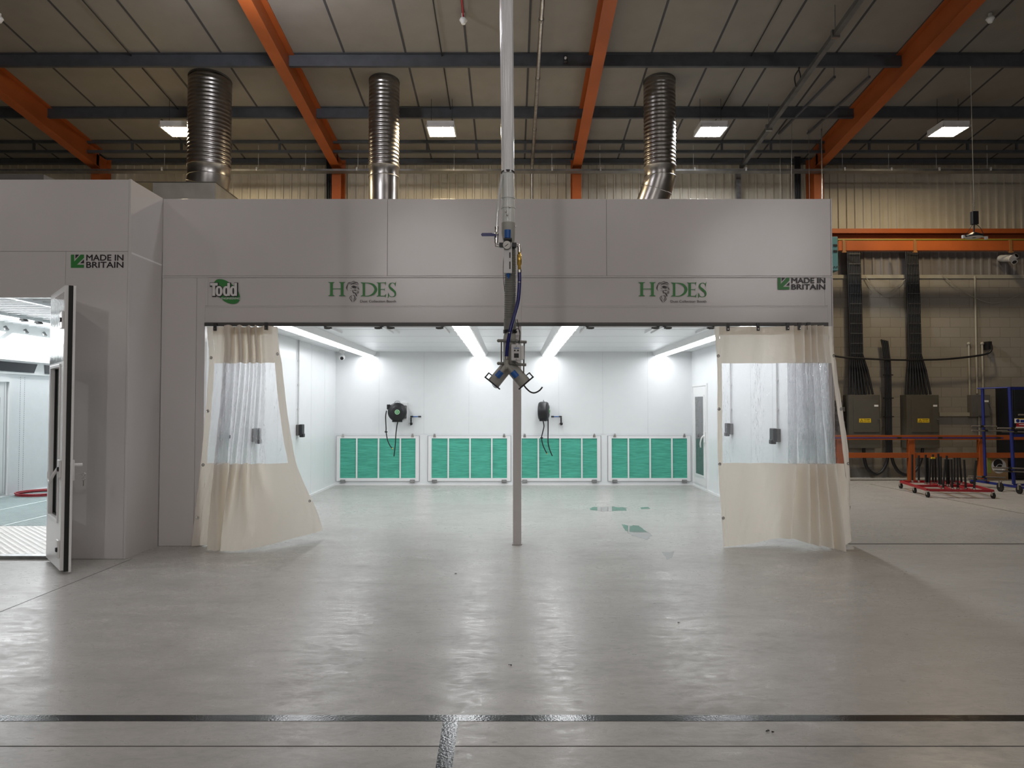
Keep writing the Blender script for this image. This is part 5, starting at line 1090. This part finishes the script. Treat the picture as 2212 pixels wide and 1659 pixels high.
m = MB(); m.box(a_.x, b2.x, 15.75, 16.1, 0, a_.z); m.obox(((a_.x+b2.x)/2, 15.72, a_.z+.02), ((b2.x-a_.x)/2, 0, 0), (0, .06, -.03), (0, .001, .002)); m.build('carton', M_card, t)
m = MB(); cx_ = a_.x+.26; cz = a_.z*.62; m.cyl((cx_, 15.752, cz), (cx_, 15.747, cz), .16, 24, 0); m.cyl((cx_-.02, 15.747, cz+.05), (cx_-.02, 15.744, cz+.05), .10, 20, 1); m.torus((cx_+.02, 15.745, cz-.04), .08, .008, (0, 1, 0), 20, 6, 0); m.box(a_.x+.01, a_.x+.09, 15.747, 15.75, cz-.15, cz+.2, 2)
m.build('printed_picture', [M_lightgrey, M_black, mat('lime_print', (.2, .25, .05), .6)], t)

# unlit high-bay lamp
D = 12.35; c = P(2103.7, 512, D); t = thing('high_bay_lamp', c, 'unlit round black high-bay lamp hanging on a wire before the orange beams', 'lamp')
m = MB(); m.tube([c+up*q_ for q_ in (.075, .06, .045, .02, 0, -.004)], [.045, .07, .11, .145, .15, .14], 28); m.build('lamp_body', M_black, t)
m = MB(); m.tube([c-up*.005, c-up*.012], [.135, .125], 28); m.cyl(c-up*.012, c-up*.014, .03, 14, 1); m.build('lens', [mat('unlit_lens', (.55, .54, .52), .3), M_black], t)
m = MB(); a_ = P(2104.5, 485, D); b2 = P(2104.5, 457, D); m.box(a_.x-.045, a_.x+.055, D-.04, D+.04, a_.z, b2.z); m.cyl(c+up*.07, a_, .012, 8); m.build('driver_box', M_black, t, .006)
m = MB(); m.tube(catmull([c+Vector((.13, 0, .01)), c+Vector((.17, 0, .03)), c+Vector((.12, 0, .15)), Vector((a_.x+.04, D, a_.z))]), .005, 6); m.tube(catmull([c+Vector((-.16, 0, .02)), c+Vector((-.08, 0, .12)), Vector((a_.x-.03, D, a_.z))]), .004, 6); m.build('lamp_cable', M_cable, t)
m = MB(); m.box(c.x+.19, c.x+.23, D-.02, D+.02, c.z-.04, c.z+.01); m.box(c.x-.20, c.x-.17, D-.02, D+.02, c.z-.02, c.z+.03); m.cyl(c+Vector((-.2, 0, 0)), c+Vector((.2, 0, 0)), .008, 6); m.build('sensor', M_blister, t)
m = MB(); tw = Vector((XX(2096, 142, 12.27), 12.27, roof(12.27)-.2)); m.tube([b2+Vector((0, 0, 0)), b2+up*.2, tw], .006, 6); m.torus(b2+up*.06, .03, .005, (0, 1, 0), 14, 5, 0, .6); m.torus(b2+up*.13, .03, .005, (0, 1, 0), 14, 5, 0, .6); m.build('suspension_wire', M_cream, t)
# twin white pipe outlet
c = P(2186, 558, 15.7); t = thing('twin_pipe_outlet', c, 'white twin pipe outlet sticking out of the cladding at the top right', 'pipe')
w_ = P(2162, 558, 16.3); m = MB(); m.cyl(w_, c, .075, 16); m.build('main_pipe', M_blister, t)
for (x_, y_) in ((2196, 552), (2191.5, 566)):
    q_ = P(x_, y_, 15.6); m = MB(); m.cyl(c, q_, .06, 16); m.cyl(q_, q_+(q_-c).normalized()*.004, .045, 16, 1); m.build('pipe_end', [M_blister, M_black], t)

# ------------------------------------------------------------------ floor markings, water, debris
ya, yb_ = G(0, 1545).y, G(0, 1560).y
yt0, yt1 = G(1106, 1558).y, G(1106, 1545).y
solo(MB().box(XL+.5, XR-.5, yt0, yt1, .0005, .0015).build('floor_line', M_tape), 'glossy black painted line running across the floor near the viewer', 'floor marking')
a_, b2 = G(958, 1659), G(990, 1558); xl_ = (G(941, 1659).x+G(950, 1600).x)/2; w_ = .075
a0, a1 = G(941, 1659), G(977, 1659); b0, b1 = G(957, 1559), G(990, 1559)
k0 = (b0-a0)*-1.5+a0; k1 = (b1-a1)*-1.5+a1
solo(MB().hexa([Vector((k0.x, k0.y, .0005)), Vector((k1.x, k1.y, .0005)), Vector((b0.x, b0.y-.0, .0005)), Vector((b1.x, b1.y, .0005)), Vector((k0.x, k0.y, .0014)), Vector((k1.x, k1.y, .0014)), Vector((b0.x, b0.y, .0014)), Vector((b1.x, b1.y, .0014))]).build('floor_line', M_tape), 'short glossy black floor line running towards the viewer from the long one', 'floor marking')
yl_ = G(2000, 1175).y; solo(MB().box(3.9, XR-.5, yl_-.02, yl_+.02, .0005, .0015).build('floor_line', M_joint), 'thin dark line on the floor running right from the foot of the right curtain', 'floor marking')
def puddle(pts, label, seed):
    random.seed(seed); vs = []; c = [G(*p) for p in pts]; cc = sum(c, Vector())/len(c); out = []
    for i in range(len(c)):
        p0, p1 = c[i], c[(i+1) % len(c)]
        for j in range(6): q_ = p0.lerp(p1, j/6); q_ = q_+(q_-cc)*random.uniform(-.10, .10); out.append(Vector((q_.x, q_.y, .0012)))
    n_ = len(out); m_ = MB(); m_.add([Vector((cc.x, cc.y, .0012))]+out, [(0, 1+i, 1+(i+1) % n_) for i in range(n_)])
    solo(m_.build('puddle', M_wet), label, 'puddle', 'puddles on the booth floor')['kind'] = 'thing'
puddle([(1275, 1096), (1320, 1094), (1355, 1097), (1350, 1103), (1300, 1105), (1272, 1101)], 'shallow puddle mirroring the gap between two green filters', 1)
puddle([(1345, 1134), (1380, 1136), (1394, 1146), (1410, 1158), (1400, 1166), (1365, 1158), (1352, 1146)], 'larger shallow puddle mirroring a green filter, nearer the booth front', 2)
puddle([(1383, 1096), (1400, 1095), (1405, 1099), (1385, 1100)], 'tiny puddle right of the mirroring ones', 3)
puddle([(1430, 1192), (1455, 1192), (1452, 1206), (1440, 1208)], 'small puddle just outside the booth opening', 4)
for (x_, y_, s_, lb) in ((1663, 1581, .018, 'small dark twig on the floor in front of the black line'), (1102, 1438, .012, 'tiny dark curl of debris at the centre of the floor'), (985, 1240, .012, 'tiny dark speck on the floor before the booth opening'), (1469, 1346, .014, 'dark flake on the floor below the right half of the opening'), (1186, 1047, .05, 'crumbs of dirt along the foot of the rear booth wall')):
    c = G(x_, y_); m = MB(); n_ = 3 if s_ < .04 else 12
    random.seed(x_)
    for i in range(n_):
        o_ = Vector((random.uniform(-1, 1)*(s_ if n_ == 3 else .25), random.uniform(-.6, .6)*(s_ if n_ == 3 else .03), 0))
        m.tube([c+o_+up*.005, c+o_+Vector((random.uniform(-s_, s_)*.8, random.uniform(-s_, s_)*.5, .006))], [.004, .002], 6)
    solo(m.build('debris', M_logoblack), lb, 'debris')['kind'] = 'thing'
